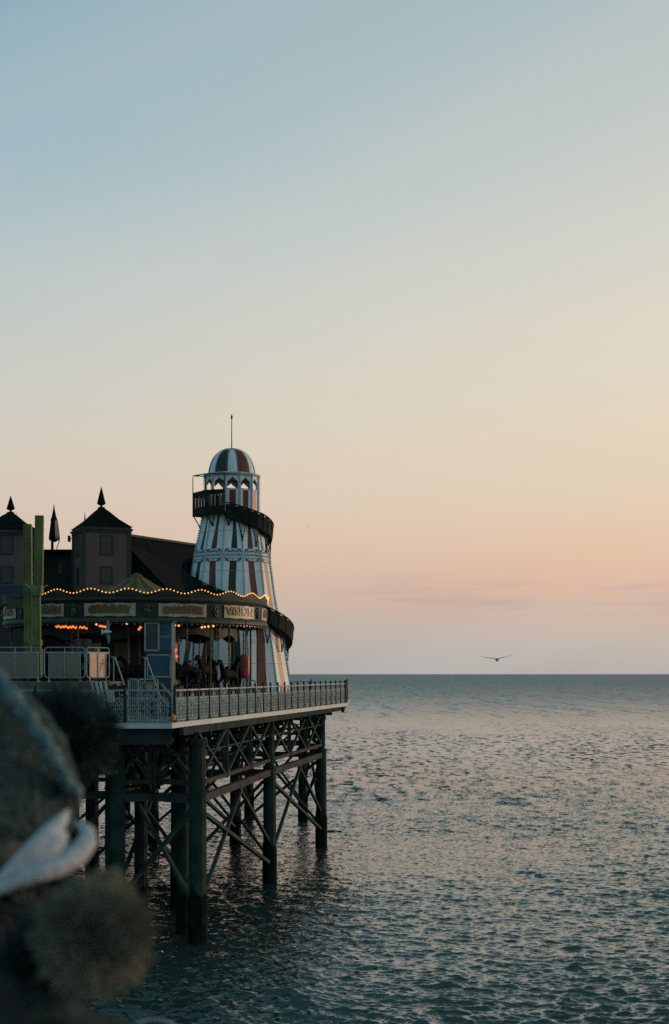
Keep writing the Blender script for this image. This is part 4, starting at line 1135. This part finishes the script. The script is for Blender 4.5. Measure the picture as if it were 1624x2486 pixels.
# ------------------------------------------------------------------ gulls
def gull(loc_, rot, label, span=1.3, flap=(.14,.02), cols=None, tailup=0):
    t = thing('seagull', label, 'seagull', loc_, 0); t.rotation_euler = rot
    white, grey = cols or (M_gull, M_gullgrey)
    b = MB(); b.tube([(0,-.24,.02), (0,-.21,.025), (0,-.16,.02), (0,-.10,0), (0,0,-.01), (0,.12,0), (0,.20,.01), (0,.27,.02)], [.012,.035,.042,.055,.075,.06,.035,.015], 10); b.build('body', white, t, smooth=True)
    b = MB(); b.tube([(0,-.24,.015), (0,-.30,.005)], [.014,.003], 6); b.build('beak', M_beak, t)
    b = MB(); b.prism([(-.03,.20), (.03,.20), (.10,.36), (0,.38), (-.10,.36)], (0,0,.01), (1,0,0), (0,1,0), .012); b.build('tail', white, t)
    h = span/2
    for s in (-1, 1):
        b = MB(); sec = [(.04,-.10,.13,0), (.25,-.15,.10,flap[0]*.8), (.5,-.13,.06,flap[0]), (.8,-.02,.08,(flap[0]+flap[1])/2), (1.0,.10,.12,flap[1])]
        prev = None
        for u, y0, y1, z in sec:
            x = s*u*h; th = .018*(1-u)+.003
            cur = [Vector((x,y0,z)), Vector((x,(y0*2+y1)/3,z+th)), Vector((x,y1,z)), Vector((x,(y0*2+y1)/3,z-th*.3))]
            if prev:
                for j in range(4):
                    f = [prev[j], cur[j], cur[(j+1) % 4], prev[(j+1) % 4]]
                    b.add(f if s > 0 else f[::-1], [(0,1,2,3)], 1 if u == 1.0 else 0)
            else: b.add(cur, [(0,1,2,3)])
            prev = cur
        b.add(prev, [(0,1,2,3)], 1)
        b.build('wing', [grey, M_iron], t)
M_silg = mat('backlit gull grey', (.42,.43,.43), .8)
gull(P(1207, 1601.5, 60), (R(8), R(-3), R(-8)), 'grey seagull gliding over the open sea with spread wings', 1.42, (.10,.18), cols=(M_silg, M_gullgrey))
gull(P(259, 1534, 47), (R(20), R(86), R(60)), 'white seagull banking steeply in front of the carousel', .98, (.05,.12))
gull(P(748, 1278, 380), (R(5), R(10), R(20)), 'tiny far-off bird speck in the sky right of the tower', 1.2, (.2,.1), cols=(M_silg, M_silg))

# ------------------------------------------------------------------ near walkway, railing and the person beside the camera
NF = 8.5
b = MB()
for i in range(30): b.box((-3.2+i*.16*2.2, 0.0, NF-.03), (.34, 4.9, .06))
b.build('walkway', M_plank, kind='structure')
t = thing('near_railing', 'near handrail with a round pale-rimmed cap poking up at the bottom edge', 'railing', (-.27, 2.25, NF))
b = MB(); b.bar((-3,0,1.06), (5,0,1.06), .06, .05); b.build('handrail', M_rail, t)
for x in (-3, -1.5, 0, 1.6, 3.2, 5): b = MB(); b.lathe([(.04,0), (.03,.06), (.025,1.04)], 8, c=(x,0,0)); b.build('post', M_dkpost, t)
cz = P(375, 2466, 2.25).z-NF-.064; cxx = P(376, 0, 2.25).x+.27
b = MB(); b.lathe([(.055,-.012), (.058,.0), (.055,.012)], 24); b.v = [(cxx+x, z, cz+y) for x, y, z in b.v]; b.bar((cxx,0,1.05), (cxx,0,cz-.04), .03); cp = b.build('cap', M_dkpost, t)
b = MB(); b.tube([(cxx+.060*math.cos(a), -.012, cz+.060*math.sin(a)) for a in np.linspace(0, 2*math.pi, 33)[:-1]], .0045, 8, closed=True, up=(0,1,0)); b.build('rim', M_galv, cp, smooth=True)

PY = 1.6
hc = P(-131, 1933, PY)
per = thing('person', 'person in a dark bobble hat and pale fleece collar, blurred in the left foreground', 'person', (hc.x, hc.y, NF))
H0 = hc.z-NF        # head centre above the walkway
q = lambda x, y, z, r1, r2=None: (x, y, z, r1, r2 or r1)
J = [q(0,.0,.86,.16,.13), q(0,0,1.05,.15,.12), q(0,0,1.22,.16,.10), q(0,0,1.40,.075,.07), q(0,-.01,H0-.04,.09,.10), q(0,-.01,H0+.05,.085,.095),
     q(.10,0,.80,.10), q(.11,0,.46,.07), q(.11,.02,.08,.05), q(.11,-.12,.035,.045,.035), q(-.10,0,.80,.10), q(-.11,0,.46,.07), q(-.11,.02,.08,.05), q(-.11,-.12,.035,.045,.035),
     q(.18,0,1.22,.06), q(.25,.02,1.02,.05), q(.20,-.12,.86,.04), q(.13,-.16,.86,.03), q(-.18,0,1.22,.06), q(-.25,.02,1.02,.05), q(-.20,-.12,.86,.04), q(-.13,-.16,.86,.03)]
E = [(0,1), (1,2), (2,3), (3,4), (4,5), (0,6), (6,7), (7,8), (8,9), (0,10), (10,11), (11,12), (12,13), (2,14), (14,15), (15,16), (16,17), (2,18), (18,19), (19,20), (20,21)]
pb = skin('body', J, E, M_skin, per, sub=2); pb.data.materials.append(M_cloth)
for p in pb.data.polygons: p.material_index = 1 if p.center.z < 1.42 else 0
Jc = [q(0,.0,.62,.24,.19), q(0,0,.90,.21,.17), q(0,0,1.20,.25,.17), q(0,0,1.34,.15,.13), q(.0,.0,H0-.26,.15,.14), q(.21,0,1.20,.11), q(.30,.02,1.02,.085), q(.24,-.12,.86,.07), q(-.21,0,1.20,.11), q(-.30,.02,1.02,.085), q(-.24,-.12,.86,.07)]
skin('coat', Jc, [(0,1), (1,2), (2,3), (3,4), (2,5), (5,6), (6,7), (2,8), (8,9), (9,10)], M_cloth, per, sub=2)
def L3(px, py, Y): return P(px, py, Y)-Vector(per.location)
# face on the far side, hair below the hat
b = MB(); b.ball((0,-.02,H0-.075), .137, 20, 12, sq=(.98,1,1.02)); b.build('hair', M_hair, per, smooth=True)
b = MB(); b.ball((-.035,.135,H0-.05), .028, 8, 6, sq=(.7,1,.8)); b.build('nose', M_skin, per, smooth=True)
# knitted hat: ribbed dome with knit bumps
b = MB(); n = 64; prof = []
for i in range(18):
    t_ = -.32+(math.pi/2+.32)*i/17; prof.append((.149*math.cos(t_), .149*math.sin(t_)))
b.lathe([(r*1.0, z) for r, z in prof], n, cap=False, c=(0,0,H0))
b.v = [((x)*(1+.018*math.sin(z*260)), y*(1+.018*math.sin(z*260)), z+.0025*math.sin(math.atan2(y, x)*32)) for x, y, z in b.v]
hat = b.build('hat', M_hat, per, smooth=True)
def strand(c, r, n, m, name, par, wid=.0022, core=.6):
    b = MB(); b.ball(c, r*core, 14, 9)
    rr = random.Random(5)
    for i in range(n):
        d = Vector((rr.gauss(0,1), rr.gauss(0,1), rr.gauss(0,1))).normalized(); c_ = Vector(c)
        cl = .80+.25*math.sin(d.x*7+1)*math.sin(d.z*6)*math.sin(d.y*5+2)
        e = c_+d*r*rr.uniform(.72, 1.15)*(.80+.34*cl+.10*math.sin(d.x*17+d.y*13)*math.sin(d.z*15))+Vector((rr.gauss(0,.06), rr.gauss(0,.06), rr.gauss(0,.06)))*r*1.6
        s_ = c_+d*r*core*.9; a = d.orthogonal().normalized()*wid; e2 = d.cross(a).normalized()*wid
        b.add([s_+a, s_-a*.5+e2, s_-a*.5-e2, e+a*.6, e-a*.3+e2*.6, e-a*.3-e2*.6], [(0,1,4,3), (1,2,5,4), (2,0,3,5), (3,4,5)])
    return b.build(name, m, par)
strand(L3(168, 1785, 1.74), .053, 4200, M_furdk, 'pompom', hat, .0019, .72)
strand(L3(118, 1745, 1.76), .028, 700, M_furdk, 'pompom_tuft', hat, .0016)
# braid running down the edge of the hat
bp = [(-60,1598), (-20,1634), (15,1668), (45,1712), (72,1752), (98,1792), (122,1832), (146,1872), (166,1902), (184,1930)]
pts = []
for i in range(len(bp)-1):
    for j in range(4):
        u = j/4; pts.append((bp[i][0]*(1-u)+bp[i+1][0]*u, bp[i][1]*(1-u)+bp[i+1][1]*u))
def hatY(x, y): d_ = math.hypot(x+131, y-1933)*PY/F; return PY-math.sqrt(max(0, .1515**2-d_*d_))-.006
b = MB()
for k in range(3):
    b.tube([L3(x+7*math.sin(i*.95+k*2.09), y+3*math.cos(i*.95+k*2.09), hatY(x, y)+.004*math.cos(i*1.9+k*2)) for i, (x, y) in enumerate(pts)], [.0072+.0024*math.sin(i*1.3+k) for i in range(len(pts))], 7)
b.build('braid', M_braid, hat, smooth=True)
b = MB(); b.tube([L3(184,1926,1.575), L3(190,1945,1.575), L3(187,1964,1.575)], [.007,.006,.003], 8); b.build('braid_tip', M_tip, hat, smooth=True)
# loose woolly locks below the hat
b = MB(); rr = random.Random(9)
for i in range(420):
    a = rr.uniform(-1.2, 1.5); z = rr.uniform(-.155, -.02); rad_ = .142*math.sqrt(max(.05, 1-((z+.06)/.16)**2))
    c0 = Vector((rad_*math.sin(a), -rad_*math.cos(a)-.01, H0-.03+z)); d = Vector((rr.gauss(.2,.5), rr.gauss(0,.3), rr.gauss(-.5,.4))).normalized()*rr.uniform(.02,.045)
    b.tube([c0, c0+d*.5+Vector((0,-.006,0)), c0+d], [.0018,.0026,.001], 4)
b.build('locks', M_hair, per)
# pale collar: an inner fold and an outer rolled loop
def path(pp): return [L3(x, y, Y) for x, y, Y in pp]
b = MB()
b.tube(path([(-190,2225,1.36), (-110,2190,1.36), (-40,2160,1.37), (0,2140,1.38), (50,2096,1.39), (85,2064,1.40), (112,2038,1.42), (136,2010,1.44), (154,1986,1.46), (165,1968,1.48)]), [.005,.005,.0055,.0065,.0098,.0115,.0118,.0098,.0062,.002], 14, flat=.9)
b.tube(path([(-190,2232,1.37), (-100,2200,1.37), (0,2148,1.385), (50,2112,1.39), (100,2076,1.405), (134,2052,1.42), (158,2030,1.435)]), [.005,.005,.0065,.0112,.0140,.0125,.006], 14, flat=.9)
b.tube(path([(-190,2240,1.355), (-100,2205,1.355), (0,2158,1.37), (50,2138,1.375), (100,2116,1.39), (150,2100,1.41), (190,2072,1.43), (213,2042,1.445), (212,2018,1.455), (196,2004,1.465), (178,2002,1.475)]), [.005,.005,.0055,.007,.0098,.0115,.0118,.0105,.0078,.0052,.002], 14, flat=.95)
b.build('collar', M_collar, per, smooth=True)
# fur trim balls
fur = strand(L3(228, 2275, 1.14), .040, 5200, M_furtan, 'fur_pompom', per, .0013, .5)
strand(L3(262, 2165, 1.2), .018, 900, M_furtan, 'fur_tuft', per, .0013, .4)
strand(L3(120, 2330, 1.25), .040, 1500, M_furdk, 'dark_tuft', per, .0013, .5)
b = MB(); b.tube([L3(240,2200,1.25), L3(200,2150,1.4), L3(120,2140,1.5)], .006, 8); b.build('cord', M_cloth, per, smooth=True)
